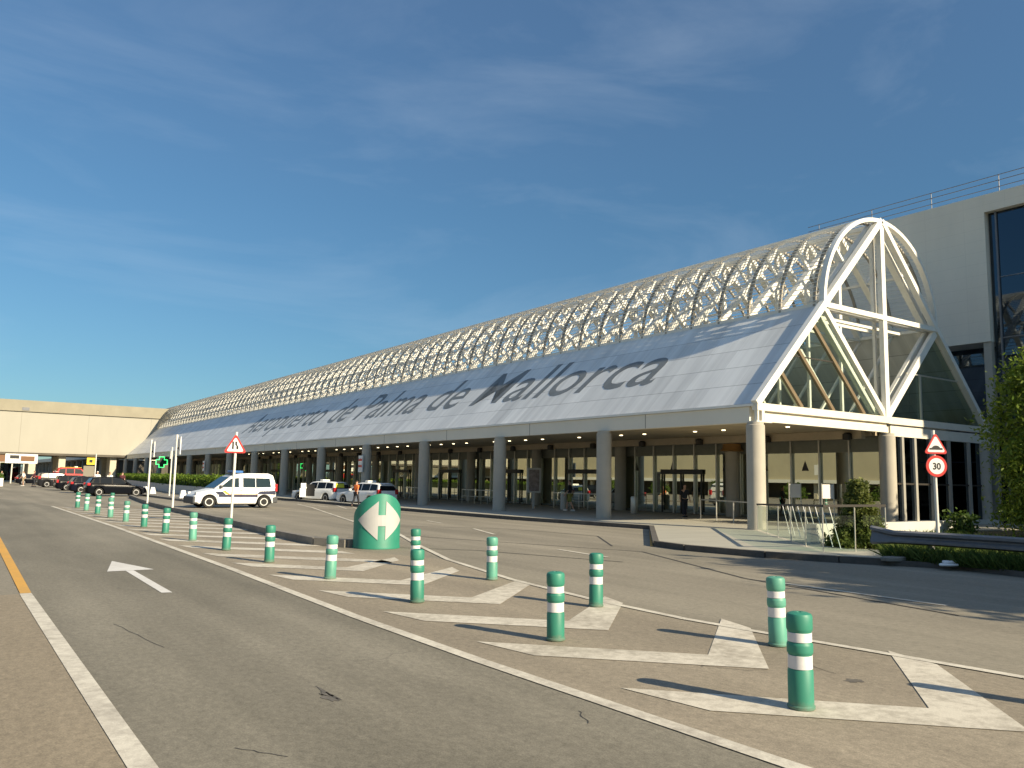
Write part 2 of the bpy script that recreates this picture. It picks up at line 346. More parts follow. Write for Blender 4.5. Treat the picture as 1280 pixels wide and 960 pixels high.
M['copper'] = mat('copper_ring', (.48, .27, .10), .45, .3)
M['poster'] = mat('poster_print', (.30, .24, .22), .6, var=.5, scale=6)

# ------------------------------------------------------------------ mesh helpers
class MB:
    def __init__(s): s.v = []; s.f = []; s.mi = []; s.cur = 0
    def face(s, pts):
        i = len(s.v); s.v += [tuple(p) for p in pts]; s.f.append(list(range(i, i+len(pts)))); s.mi.append(s.cur)
    def box(s, x0, x1, y0, y1, z0, z1):
        i = len(s.v)
        s.v += [(x0,y0,z0),(x1,y0,z0),(x1,y1,z0),(x0,y1,z0),(x0,y0,z1),(x1,y0,z1),(x1,y1,z1),(x0,y1,z1)]
        for q in ((0,3,2,1),(4,5,6,7),(0,1,5,4),(1,2,6,5),(2,3,7,6),(3,0,4,7)): s.f.append([i+k for k in q]); s.mi.append(s.cur)
    def beam(s, p, q, w, h, upv=(0,0,1)):
        p, q = Vector(p), Vector(q); d = (q-p).normalized(); u = Vector(upv)
        if abs(d.dot(u)) > .99: u = Vector((1,0,0))
        a = d.cross(u).normalized()*(w/2); c = a.cross(d).normalized()*(h/2)
        i = len(s.v)
        for e in (p, q):
            for k in (-a-c, a-c, a+c, -a+c): s.v.append(tuple(e+k))
        for q_ in ((0,1,2,3),(7,6,5,4),(0,4,5,1),(1,5,6,2),(2,6,7,3),(3,7,4,0)): s.f.append([i+k for k in q_]); s.mi.append(s.cur)
    def lathe(s, prof, cx=0, cy=0, n=24, cap=True):
        i = len(s.v)
        for r, z in prof:
            for k in range(n): a = 2*math.pi*k/n; s.v.append((cx+r*math.cos(a), cy+r*math.sin(a), z))
        for j in range(len(prof)-1):
            for k in range(n):
                s.f.append([i+j*n+k, i+j*n+(k+1)%n, i+(j+1)*n+(k+1)%n, i+(j+1)*n+k]); s.mi.append(s.cur)
        if cap:
            s.f.append([i+k for k in range(n)][::-1]); s.mi.append(s.cur)
            s.f.append([i+(len(prof)-1)*n+k for k in range(n)]); s.mi.append(s.cur)
    def cyl(s, p, q, r, n=12, r2=None):
        p, q = Vector(p), Vector(q); d = (q-p).normalized(); u = Vector((0,0,1)) if abs(d.z) < .9 else Vector((1,0,0))
        a = d.cross(u).normalized(); c = a.cross(d); i = len(s.v); r2 = r if r2 is None else r2
        for e, rr in ((p, r), (q, r2)):
            for k in range(n): t = 2*math.pi*k/n; s.v.append(tuple(e+(a*math.cos(t)+c*math.sin(t))*rr))
        for k in range(n): s.f.append([i+k, i+(k+1)%n, i+n+(k+1)%n, i+n+k]); s.mi.append(s.cur)
        s.f.append([i+k for k in range(n)][::-1]); s.f.append([i+n+k for k in range(n)]); s.mi += [s.cur]*2
    def prism(s, poly, z0, z1):
        n = len(poly); i = len(s.v)
        s.v += [(x, y, z0) for x, y in poly] + [(x, y, z1) for x, y in poly]
        s.f.append(list(range(i, i+n))[::-1]); s.f.append(list(range(i+n, i+2*n))); s.mi += [s.cur]*2
        for k in range(n): s.f.append([i+k, i+(k+1)%n, i+n+(k+1)%n, i+n+k]); s.mi.append(s.cur)
    def build(s, name, m, parent=None, smooth=False, bevel=0, loc=None):
        me = bpy.data.meshes.new(name); me.from_pydata(s.v, [], s.f); me.update()
        bm = bmesh.new(); bm.from_mesh(me); bmesh.ops.recalc_face_normals(bm, faces=bm.faces); bm.to_mesh(me); bm.free()
        for mm in (m if isinstance(m, (list, tuple)) else [m]): me.materials.append(M[mm] if isinstance(mm, str) else mm)
        for p, k in zip(me.polygons, s.mi): p.material_index = k
        o = bpy.data.objects.new(name, me); S.collection.objects.link(o)
        if parent: o.parent = parent
        if loc: o.location = loc
        if smooth:
            for p in me.polygons: p.use_smooth = True
            me.set_sharp_from_angle(angle=R(40))
        if bevel:
            bv = o.modifiers.new('bevel', 'BEVEL'); bv.width = bevel; bv.segments = 2; bv.limit_method = 'ANGLE'
        return o
def tag(o, label=None, cat=None, group=None, kind=None):
    if label: o['label'] = label
    if cat: o['category'] = cat
    if group: o['group'] = group
    if kind: o['kind'] = kind
    return o
def empty(name, loc, rz=0, label=None, cat=None, group=None):
    o = bpy.data.objects.new(name, None); S.collection.objects.link(o); o.location = loc; o.rotation_euler = (0, 0, rz)
    o.empty_display_size = .2
    return tag(o, label, cat, group)
def copy_tree(o, parent=None):
    c = o.copy(); S.collection.objects.link(c)
    if parent: c.parent = parent
    for ch in list(o.children): copy_tree(ch, c)
    return c
def sheet(name, polys, z, m, parent=None, kind='structure'):
    b = MB()
    for p in polys: b.face([(x, y, z) for x, y in p])
    o = b.build(name, m, parent)
    for p in o.data.polygons:
        if p.normal.z < 0: p.flip()
    if kind: o['kind'] = kind
    return o
def ribbon(pts, w):
    out = []
    for (x0, y0), (x1, y1) in zip(pts, pts[1:]):
        d = Vector((x1-x0, y1-y0)).normalized(); n = Vector((-d.y, d.x))*w/2
        out.append([(x0-n.x, y0-n.y), (x1-n.x, y1-n.y), (x1+n.x, y1+n.y), (x0+n.x, y0+n.y)])
    return out
def text_mesh(name, body, m, parent, size, mtx, shear=0, offset=0, extrude=.01, xs=1, align='LEFT'):
    cu = bpy.data.curves.new('t', 'FONT'); cu.body = body; cu.size = size; cu.shear = shear; cu.offset = offset; cu.extrude = extrude
    cu.align_x = align; cu.resolution_u = 4
    t = bpy.data.objects.new('t', cu); S.collection.objects.link(t)
    bpy.context.view_layer.update()
    me = bpy.data.meshes.new_from_object(t.evaluated_get(bpy.context.evaluated_depsgraph_get()))
    bpy.data.objects.remove(t); bpy.data.curves.remove(cu)
    me.name = name; me.materials.clear(); me.materials.append(M[m])
    xs_ = [v.co.x for v in me.vertices]
    for v in me.vertices: v.co = mtx @ Vector((v.co.x*xs, v.co.y, v.co.z))
    o = bpy.data.objects.new(name, me); S.collection.objects.link(o)
    if parent: o.parent = parent
    return o, (min(xs_), max(xs_))

# ------------------------------------------------------------------ ground, road, markings
b = MB(); b.box(-3000, 3000, -400, 5000, -1, -.02); tag(b.build('ground', 'earth'), kind='structure')
sheet('road', [[(-30, -60), (60, -60), (60, 420), (-30, 420)]], 0, 'road')
sheet('lane', [[(1.2, -30), (4.62, -30), (4.72, 3), (4.62, 8), (4.6, 13), (4.8, 20), (4.9, 48.5), (3.4, 62), (1.2, 62)]], .004, 'lane')
sheet('parking_bay', [[(-12, -30), (1.19, -30), (1.19, 14.15), (-12, 14.15)]], .004, 'bay')
RL = [(8.74, -8), (8.72, 3.8), (8.6, 4.94), (8.45, 6.2), (8.3, 7.8), (8.36, 9.77), (8.68, 12.38), (9.49, 16.05), (10.9, 20.2)]
isl = [(4.74, -8), (4.72, 3), (4.62, 8), (4.6, 13), (4.8, 20), (4.9, 48.5), (9.4, 48.5), (8.7, 28), (8.2, 20)] + RL[::-1][1:]
sheet('traffic_island', [isl], .004, 'island')
mk = []
mk += ribbon([(4.67, -8), (4.66, 3), (4.56, 7), (4.56, 10), (4.72, 16), (4.9, 30), (4.86, 49)], .15)
sheet('edge_line', mk, .012, 'white_line')
sheet('merge_line', ribbon(RL[:-1]+[(10.9, 20.2), (13.47, 27.13), (13.9, 31), (15.9, 38.6), (17.9, 46), (19.2, 52)], .13), .014, 'white_line')
sheet('left_lane_line', [[(1.08, -8), (1.25, -8), (1.235, 14.17), (1.08, 14.17)]], .010, 'white_line')
sheet('orange_line', [[(1.09, 14.18), (1.235, 14.18), (1.46, 27.5), (1.6, 64), (1.4, 64), (1.28, 27.5)]], .010, 'orange_line')
chev = []
for k in range(-2, 19):
    y = 2.93+2.36*k; ct, cb = 6.81+y+.78, 6.83+y+.02
    if y < 16.5:
        xr = 8.72 if y < 14 else 8.6
        chev.append([(5.05, ct-5.05+.04), (5.18, cb-5.18), (6.83, cb-6.83), (6.81, ct-6.81)])
        chev.append([(6.81, y+.78), (6.83, y+.02), (xr-.18, y+1.62), (xr+.04, y+2.28)])
    else:
        xr = 8.1+max(0, y-18)*.045
        chev.append([(5.05, ct-5.05+.04), (5.18, cb-5.18), (xr, cb-xr), (xr, ct-xr)])
sheet('chevron_marking', chev, .010, 'chevron')
sheet('lane_arrow', [[(3.03, 13.33), (2.88, 13.36), (2.93, 16.62), (3.07, 16.62)], [(2.62, 16.62), (3.0, 18.55), (3.43, 16.66)]], .010, 'arrow')
dash = []
for seg in ([(13.6, 17.3), (13.34, 15.0)], [(12.95, 9.9), (12.93, 6.7)], [(12.95, 2.5), (12.95, -1)], [(16.3, 25.8), (15.3, 22.9)], [(17.4, 31.3), (17, 29.4)],
            [(19.5, 50.8), (19.2, 46.8)], [(20.8, 49.3), (19.3, 44.3)], [(20.7, 46.6), (18.6, 40.1)], [(22.6, 44), (21.6, 40.7)]):
    dash += ribbon(seg, .12)
for kx, ky in ((9.6, 73), (10, 78), (10.5, 90)): dash += ribbon([(kx, ky), (kx+3.6, ky)], .15)
sheet('dash_marking', dash, .010, 'white_line')
sheet('yellow_kerb_marking', [[(22.75, 23.2), (23.05, 23.2), (17.05, 17.1), (16.8, 17.1)]], .010, 'orange_line')
jt = []
for seg in ([(10.2, 23.2), (12.4, 22.9), (15.3, 15.87), (12.94, 10.6), (12.1, 6.1)], [(14, 28.5), (17.5, 25.3), (18.2, 21), (15.8, 17.6)],
            [(9.6, 19.7), (11.4, 17.9), (12.9, 14.0)], [(10, 44), (22, 43)], [(9.4, 37), (21.9, 33.2)]):
    jt += ribbon(seg, .055)
for seg in ([(1.75, 5.65), (1.98, 5.3)], [(1.85, 10.9), (2.05, 9.2)], [(4.28, 5.15), (4.12, 4.85)], [(5.3, 7.45), (6.6, 5.4), (6.8, 5.3)], [(7.4, 5.35), (7.25, 4.85)]):
    p = []
    for (x0, y0), (x1, y1) in zip(seg, seg[1:]):
        for i in range(6): t = i/6; p.append((x0+(x1-x0)*t+random.uniform(-.02, .02), y0+(y1-y0)*t))
    jt += ribbon(p+[seg[-1]], .007)
sheet('road_joint', jt, .007, 'tar')
def blob(x, y, rx, ry, n=22, j=.35):
    return [(x+rx*math.cos(2*math.pi*i/n)*(1+random.uniform(-j, j)), y+ry*math.sin(2*math.pi*i/n)*(1+random.uniform(-j, j))) for i in range(n)]
st = [blob(2.76, 6.55, .05, .13, j=.6), blob(2.80, 6.62, .02, .22, j=.5), blob(7.15, 4.6, .1, .07)]
sheet('road_stain', st, .007, 'stain')
# kerb between the hatched island and the right carriageway
ks = [(9.5, 20.05), (8.75, 19.95), (8.3, 20.9), (8.32, 24), (8.83, 30.8), (9.3, 41), (9.8, 49), (10.6, 57), (11.6, 66)]
b = MB()
for i_, pl_ in enumerate(ribbon(ks, .22)): b.prism(pl_, 0, .2+.002*(i_ % 2))
tag(b.build('kerb', 'kerb'), kind='structure')
b = MB(); b.prism([(13.3, 56), (14.6, 57), (14.4, 80), (13.4, 80)], 0, .14); tag(b.build('kerb', 'kerb'), kind='structure')
# raised pavement in front of the terminal
pv = [(23.1, 23.3), (22.5, 27.4), (21.9, 31), (21.6, 37.6), (21.4, 49), (21.3, 80), (21, 165), (34.2, 165), (34.2, 20.3), (44, 20.3), (44, 16.8),
      (26, 16.8), (20.2, 12.0), (18.35, 10.9), (17.85, 11.76), (17.2, 13.35), (16.87, 15.7), (17.1, 17.05)]
b = MB(); b.prism(pv, .0, .14); tag(b.build('pavement', 'paving'), kind='structure')
b = MB()
for (x0, y0), (x1, y1) in zip(pv[:7], pv[1:7]):
    d = Vector((x1-x0, y1-y0)).normalized(); n = Vector((-d.y, d.x))*.18
    b.prism([(x0, y0), (x1, y1), (x1+n.x, y1+n.y), (x0+n.x, y0+n.y)], 0, .155)
q = [pv[i] for i in (13, 14, 15, 16, 17, 0)]
for (x0, y0), (x1, y1) in zip(q, q[1:]):
    d = Vector((x1-x0, y1-y0)).normalized(); n = Vector((-d.y, d.x))*-.18
    b.prism([(x0, y0), (x1, y1), (x1-n.x, y1-n.y), (x0-n.x, y0-n.y)], 0, .157)
tag(b.build('pavement_kerb', 'kerb_dark'), kind='structure')
vg = [(18.35, 10.88), (18.75, 10.2), (19.05, 9.5), (18.75, 8), (18.5, 5), (18.5, -25), (60, -25), (60, 16.7), (26.05, 16.7)]
b = MB(); b.prism(vg, 0, .10); tag(b.build('verge', 'soil'), kind='structure')
b = MB(); q = vg[:6]
for (x0, y0), (x1, y1) in zip(q, q[1:]): b.prism([(x0-.14, y0-.03), (x0, y0), (x1, y1), (x1-.14, y1-.03)], 0, .12)
tag(b.build('verge_kerb', 'kerb_dark'), kind='structure')

# far hills
b = MB(); prev = None
for i in range(61):
    x = -2600+i*80; h = 60+55*math.sin(i*.33)+40*math.sin(i*.81+1)+25*math.sin(i*1.9)
    h = max(20, h)
    if prev: b.face([(prev[0], 3600, -5), (x, 3600, -5), (x, 3900, h), (prev[0], 3900, prev[1])]); b.face([(prev[0], 3900, prev[1]), (x, 3900, h), (x, 4400, -5), (prev[0], 4400, -5)])
    prev = (x, h)
tag(b.build('hills', 'hill'), kind='structure')

# ------------------------------------------------------------------ terminal building
Y0, YE = 20.14, 160.0; XE, XC, XR = 25.4, 34.4, 43.35; ZE, ZM, ZA = 4.92, 9.43, 13.95; RAD = 4.5
T = empty('terminal_building', (0, 0, 0), 0, 'long white airport terminal with a sloping grey roof, lattice vault and glazed gable end', 'building')
# roof slopes (thick sheets)
def slope(name, side):
    b = MB(); n = Vector((-side*.7071, 0, .7071)) if False else None
    x0, z0, x1, z1 = (XE, ZE, XE+4.53, ZM+.02) if side < 0 else (XR, ZE, XR-4.43, ZM+.02)
    nx, nz = (-.09*.7071 if side < 0 else .09*.7071), .09*.7071
    for ya, yb in ((Y0+.12, YE),):
        p = [(x0, z0), (x1, z1), (x1-nx, z1-nz), (x0-nx, z0-nz)]
        i = len(b.v)
        b.v += [(x, ya, z) for x, z in p] + [(x, yb, z) for x, z in p]
        b.f += [[i, i+3, i+2, i+1], [i+4, i+5, i+6, i+7], [i, i+1, i+5, i+4], [i+1, i+2, i+6, i+5], [i+2, i+3, i+7, i+6], [i+3, i, i+4, i+7]]; b.mi += [0]*6
    return b.build(name, 'roof', T)
roof = slope('roof_panel', -1); slope('roof_panel', 1)
# lettering on the slope: local x -> -Y, y -> up the slope
def slope_m(y, s, lift=.007):
    c = .70710678
    o = Vector((XE+s*c-lift*c, y, ZE+s*c+lift*c))
    return Matrix(((0, c, -c, o.x), (-1, 0, 0, o.y), (0, c, c, o.z), (0, 0, 0, 1)))
CAP = 3.2
for word, ya, yb in (('Aeropuerto', 91.4, 69.4), ('de', 67.1, 63.2), ('Palma', 61.4, 51.1), ('de', 49.4, 45.2), ('Mallorca', 43.5, 27.3)):
    sz = CAP/.72
    tm, (xa, xb) = text_mesh('lettering', word, 'letter', roof, sz, Matrix.Identity(4), .20, .018, .002)
    k = (ya-yb)/(xb-xa); mt = slope_m(ya, 2.14)
    for v in tm.data.vertices: v.co = mt @ Vector(((v.co.x-xa)*k, v.co.y, v.co.z))
# eave
b = MB(); b.box(XE-.02, XE+.28, Y0+.3, YE, 4.20, ZE-.10); b.build('fascia', 'fascia', T)
b = MB(); b.box(XE-.10, XE+.2, Y0+.05, YE, ZE-.09, ZE+.0); b.build('gutter', 'white_steel', T)
b = MB(); b.box(XE+.29, XC-.2, Y0+.5, YE, 4.32, 4.42); sof = b.build('soffit', 'soffit', T)
b = MB(); b.box(XC-.35, XC+.1, Y0+.5, YE, 4.12, 4.31); b.build('ceiling_beam', 'inner_beam', T)
b = MB(); b.box(XC-1.2, XC-.9, Y0+.5, YE, 3.95, 4.31); b.build('ceiling_beam', 'inner_beam', T)
# downlights near the eave
dl = MB(); dl.lathe([(.085, -.03), (.085, 0)], n=10); d0 = None
cnt = 0
for k in range(0, 9):
    for j in range(4):
        for r_, xx in enumerate((26.5, 29.5)):
            p = (xx+.0, Y0+8.7*k+1.6+j*1.75, 4.315)
            if d0 is None: d0 = dl.build('downlight', 'lamp', T, loc=p)
            else:
                c = d0.copy(); S.collection.objects.link(c); c.parent = T; c.location = p
            cnt += 1
# gable beam at the end
b = MB()
for z0, z1, dy in ((4.66, 4.95, 0), (4.24, 4.50, .06)):
    b.box(XE-.05 if dy == 0 else XE+.45, XC, Y0-.12+dy, Y0+.14, z0, z1)
b.box(XC, XR+.3, Y0-.11, Y0+.14, 4.64, 4.95); b.box(XC+.16, XR+.3, Y0-.06, Y0+.14, 4.10, 4.56)
b.box(XE+.45, XC, Y0+.02, Y0+.12, 4.50, 4.66)
b.build('gable_beam', 'beam', T)
b = MB(); b.box(XE-.03, XE+.05, Y0-.1, Y0+.05, 4.25, 4.66); b.box(XE+.2, XE+.36, Y0-.12, Y0+.05, 4.25, 4.66); b.box(XE-.16, XE+.75, Y0-.16, Y0+.2, 4.2, 4.25)
b.build('corner_bracket', 'beam', T)
b = MB()
for sgn, xb in ((1, XE), (-1, XR)):
    b.beam((xb-.03*sgn, Y0, ZE), (XC-sgn*.02, Y0, ZA+.02), (.30 if sgn > 0 else .24), .26, (0, 1, 0))
b.beam((XC, Y0+.02, 4.95), (XC, Y0+.02, ZA-.1), .30, .22, (0, 1, 0))
b.beam((XE+4.6, Y0+.01, ZM), (XC+4.5, Y0+.01, ZM), .22, .24, (0, 1, 0))
b.build('gable_frame', 'white_steel', T)
b = MB()
for dy in (0.0, .42):
    b.beam((XC-.1, Y0+.04+dy, 5.0), (XE+4.62, Y0+.04+dy, ZM-.15), .24, .16, (0, 1, 0))
    b.beam((XC+.1, Y0+.04+dy, 5.0), (XC+4.45, Y0+.04+dy, ZM-.15), .34, .18, (0, 1, 0))
b.beam((XE+4.7, Y0+.45, ZM-.42), (XC+2.0, Y0+.45, ZM-.42), .16, .16, (0, 1, 0))
b.build('gable_brace', 'frame_steel', T)
# gable glazing: left and right lower triangles, with slanted bronze mullions
def tri(name, p, m, yy):
    b = MB(); i = 0
    b.face([(x, yy, z) for x, z in p])
    return b.build(name, m, T)
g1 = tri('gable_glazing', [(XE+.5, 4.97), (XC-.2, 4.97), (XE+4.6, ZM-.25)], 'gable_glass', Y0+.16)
g2 = tri('gable_glazing', [(XC+.3, 4.97), (XR-.2, 4.97), (XC+4.5, ZM-.25)], 'gable_glass_shaded', Y0+.16)
b = MB()
for t in (.30, .56, .83):
    xb_ = XE+.5+(XC-.2-XE-.5)*t; b.beam((xb_, Y0+.1, 4.97), ((xb_+XE)/2+.12, Y0+.1, 4.97+(xb_-XE)/2-.1), .16, .12, (0, 1, 0))
b.build('glazing_bar', 'bronze', g1)
b = MB()
b.beam((XE+2.2, Y0+.1, 7.05), (XE+5.6, Y0+.1, 7.05), .05, .05, (0, 1, 0))
b.build('glazing_bar', 'dark_frame', g1)
b = MB(); b.beam((XC+3.1, Y0+.1, 4.97), (XC+3.1, Y0+.1, 7.1), .09, .08, (0, 1, 0)); b.beam((XC+1.9, Y0+.1, 7.1), (XC+6.6, Y0+.1, 7.1), .06, .06, (0, 1, 0))
b.build('glazing_bar', 'alu', g2)
# attic floor, its back screen
b = MB(); b.box(XE+.5, XR-.2, Y0+.4, YE, 4.44, 4.62); b.build('attic_floor', 'attic', T)
# repeated vault frames: chord + post; ribs and rafters as sub-parts
def arc_mesh(a0, a1, r0, r1, y0, y1, n=28):
    b = MB(); i = 0
    for k in range(n+1):
        a = a0+(a1-a0)*k/n
        for r_, y in ((r0, y0), (r1, y0), (r1, y1), (r0, y1)): b.v.append((XC-r_*math.cos(a), y, ZM+r_*math.sin(a)))
    for k in range(n):
        for c in range(4): b.f.append([k*4+c, k*4+(c+1) % 4, k*4+4+(c+1) % 4, k*4+4+c]); b.mi.append(0)
    b.f += [[0, 1, 2, 3], [n*4+3, n*4+2, n*4+1, n*4]]; b.mi += [0, 0]
    return b
fa = arc_mesh(-.02, math.pi+.02, RAD-.09, RAD+.09, Y0-.1, Y0+.14, 40); arch = fa.build('gable_arch', 'white_steel', T, smooth=True)
b = MB()
b.beam((XE+4.55, 0, ZM-.02), (XC+4.5, 0, ZM-.02), .13, .15, (0, 1, 0)); b.beam((XC, 0, ZM), (XC, 0, ZA-.15), .2, .16, (0, 1, 0))
b.beam((XC, 0, 4.64), (XC, 0, ZM), .13, .13, (0, 1, 0))
b.beam((XC-.1, 0, 4.7), (XE+4.6, 0, ZM-.1), .10, .12, (0, 1, 0)); b.beam((XC+.1, 0, 4.7), (XC+4.4, 0, ZM-.1), .10, .12, (0, 1, 0))
fr0 = b.build('truss_frame', 'frame_steel', T)
rib = arc_mesh(0, math.pi, RAD-.09, RAD+.01, -.06, .06, 26).build('arch_rib', 'shaded_rib_steel', fr0, smooth=True)
for sgn in (1, -1):
    b = MB(); b.beam((XC-sgn*4.45, 0, ZM+.05), (XC-sgn*.06, 0, ZA-.12), .24, .30, (0, 1, 0))
    b.build('rafter', 'white_steel', fr0)
for a in (45, 135):
    ca, sa = math.cos(R(a)), math.sin(R(a)); r_in = RAD*.7071/math.cos(R((a % 90)-45))+.1
    b = MB(); b.beam((XC-ca*r_in, 0, ZM+sa*r_in), (XC-ca*(RAD-.05), 0, ZM+sa*(RAD-.05)), .12, .12, (0, 1, 0))
    b.build('strut', 'white_steel', fr0)
STEP = 1.74; NF = int((YE-Y0-.4)/STEP)
fr0.location = (0, Y0+.45, 0)
for k in range(1, NF):
    c = copy_tree(fr0, T); c.location = (0, Y0+.45+STEP*k, 0)
b = MB()
for x, z, w in ((XC-4.42, ZM+.05, .16), (XC+4.42, ZM+.05, .16), (XC, ZA-.15, .2), (XC-2.2, ZM+2.3, .1), (XC+2.2, ZM+2.3, .1)):
    b.box(x-w/2, x+w/2, Y0+.3, YE, z-w/2, z+w/2)
b.build('purlin', 'frame_steel', T)
# louvres: thin fins all along the vault
b = MB(); ns = 68
for k in range(1, ns):
    a = math.pi*k/ns; ca, sa = math.cos(a), math.sin(a); x, z = XC-ca*(RAD+.07), ZM+sa*(RAD+.07)
    b.box(x-.034, x+.034, Y0+.02, YE, z-.008, z+.008)
b.build('louvre', 'louvre', T)
# columns
def column_mesh():
    b = MB(); b.lathe([(.35, .14), (.35, 4.08), (.31, 4.10), (.31, 4.2)], n=32); return b
c0 = column_mesh().build('column', 'column', T, smooth=True, loc=(25.35, Y0, 0))
NCOL = 17
for k in range(1, NCOL):
    c = c0.copy(); S.collection.objects.link(c); c.parent = T; c.location = (25.35, Y0+8.7*k, 0)
for k in range(0, NCOL):
    c = c0.copy(); S.collection.objects.link(c); c.parent = T; c.location = (XC-.05, Y0+8.7*k, 0)
c = c0.copy(); S.collection.objects.link(c); c.parent = T; c.location = (XR-.3, Y0+.05, 0)
b = MB(); b.lathe([(.37, 3.55), (.62, 3.58), (.5, 3.72), (.46, 3.9), (.5, 3.95), (.37, 3.96)], n=28); b.build('uplight_ring', 'copper', T, smooth=True, loc=(XC-.05, Y0+8.7, 0))
# glass wall on the centre line, mullions, transom, doors
gx = XC+.42
b = MB(); b.face([(gx, YE, .16), (gx, Y0+.3, .16), (gx, Y0+.3, 4.12), (gx, YE, 4.12)]); gw = b.build('glass_wall', 'glass', T)
b = MB()
k = 0; yy = Y0+2.1
while yy < YE:
    b.box(gx-.14, gx-.02, yy-.035, yy+.035, .14, 4.12); yy += 1.6
b.build('mullion', 'alu', gw)
b = MB(); b.box(gx-.05, gx-.003, Y0+.3, YE, 3.42, 3.50); b.box(gx-.06, gx-.003, Y0+.3, YE, .14, .26)
b.box(gx-.03, gx-.004, Y0+.3, YE, 3.5, 4.12)
b.build('transom', 'transom', gw)
dd = MB()
dd.box(-.12, -.02, -1.6, 1.6, 2.35, 2.62)
for y in (-1.55, -.02, 1.47): dd.box(-.1, -.02, y, y+.08, .15, 2.35)
door0 = dd.build('door', 'dark_frame', gw, loc=(gx-.03, Y0+12.7, 0))
for k in (1, 2, 3, 4, 6, 8, 10):
    c = door0.copy(); S.collection.objects.link(c); c.parent = gw; c.location = (gx-.03, Y0+12.7+8.7*k, 0)
# warning triangles stuck on the panes
tb = MB()
for yv in (24.7, 27.1, 29.7, 33.6, 36.6, 39.9, 43.2):
    tb.face([(gx-.008, yv-.2, 2.55), (gx-.008, yv+.2, 2.55), (gx-.008, yv, 3.05)])
tb.build('pane_sticker', 'dark_frame', gw)
# right half of the gable: glass in the end plane
b = MB(); b.face([(XC+.3, Y0+.02, .3), (XR-.4, Y0+.02, .3), (XR-.4, Y0+.02, 4.15), (XC+.3, Y0+.02, 4.15)]); gr = b.build('glass_wall', 'dark_glass', T)
b = MB()
for x in (35.5, 36.55, 38.0, 39.6, 41.5): b.box(x-.09, x+.09, Y0-.09, Y0+.015, .3, 4.12)
b.build('mullion', 'alu', gr)
b = MB(); b.box(XC+.3, XR+.3, Y0-.4, Y0+.3, -.02, .32); b.build('plinth', 'wall_white', T)
b = MB(); b.box(XC+.3, XR-.4, Y0-.03, Y0+.012, 1.95, 2.03); b.build('transom', 'dark_frame', gr)
# interior
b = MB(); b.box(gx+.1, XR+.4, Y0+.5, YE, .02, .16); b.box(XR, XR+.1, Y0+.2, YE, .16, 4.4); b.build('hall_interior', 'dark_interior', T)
b = MB()
for k in range(14): b.box(XC+3+(k % 3)*2, XC+3.15+(k % 3)*2, Y0+6+k*7, Y0+8+k*7, 4.34, 4.38)
b.build('ceiling_lamp', 'lamp', T)
# floodlights hung under the ceiling beam
sp = MB(); sp.lathe([(.14, -.22), (.2, -.2), (.2, .05), (.1, .12)], n=14)
s0 = sp.build('spotlight', 'dark_frame', T, smooth=True, loc=(XC-1.35, Y0+1.1, 4.1))
for k in range(1, 20):
    c = s0.copy(); S.collection.objects.link(c); c.parent = T; c.location = (XC-1.35, Y0+1.1+4.35*k, 4.1)
# blade signs on two columns
for k, cc in ((4, 'sign_red'), (9, 'sign_red')):
    b = MB(); b.box(24.86, 24.95, -.33, .33, 2.2, 3.4); bl = b.build('column_sign', 'sign_white', T, loc=(0, Y0+8.7*k, 0))
    b = MB()
    for z in (2.55, 3.0): b.box(24.85, 24.856, -.3, .3, z, z+.17)
    b.build('sign_band', cc, bl)

# ------------------------------------------------------------------ main hall behind, with dark curtain wall and an added shadow caster
HB = empty('hall_building', (0, 0, 0), 0, 'tall grey concrete block with a dark glass curtain wall behind the gable', 'building')
b = MB(); b.box(44, 74, 19.95, 31, 9.45, 17.3); b.box(44, 74, -1.4, 19.945, 16.35, 17.3); b.build('wall', 'hall_concrete', HB)
b = MB(); b.box(44.02, 74, -1.38, 4, 17.3, 25.5); b.build('shadow_tower', 'hall_concrete', HB)  # added unseen block, raised so its shadow falls across the gable
b = MB(); b.box(44.4, 73.5, -1.3, 19.9, 0, 16.34); b.build('curtain_glass', 'dark_glass', HB)
b = MB(); b.box(44.5, 73, -1.2, 19.85, 0, 16.3); b.build('curtain_core', 'black', HB)
b = MB(); b.box(44.3, 44.4, 19.5, 19.58, 0, 16.34)
for z in (3.2, 6.4, 9.6, 12.8): b.box(44.36, 44.395, -1.3, 19.5, z, z+.05)
for y in (7, 10, 13, 16): b.box(44.36, 44.394, y, y+.05, 0, 16.34)
b.build('curtain_frame', 'steel_rail', HB)
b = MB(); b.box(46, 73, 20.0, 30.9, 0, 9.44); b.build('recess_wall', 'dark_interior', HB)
b = MB(); b.box(45.8, 45.82, 20.0, 30.9, 0, 9.44); b.build('recess_glass', 'dark_glass', HB)
b = MB(); b.box(44.1, 44.45, 19.97, 20.35, 0, 9.44); b.build('column', 'column', HB)
b = MB()
for z in (17.75, 18.1, 18.4): b.cyl((44.6, 3, z), (44.6, 31, z), .02, 6)
for i in range(8): b.cyl((44.6, 5+i*3.6, 17.28), (44.6, 5+i*3.6, 18.42), .025, 6)
b.build('roof_railing', 'steel_rail', HB)

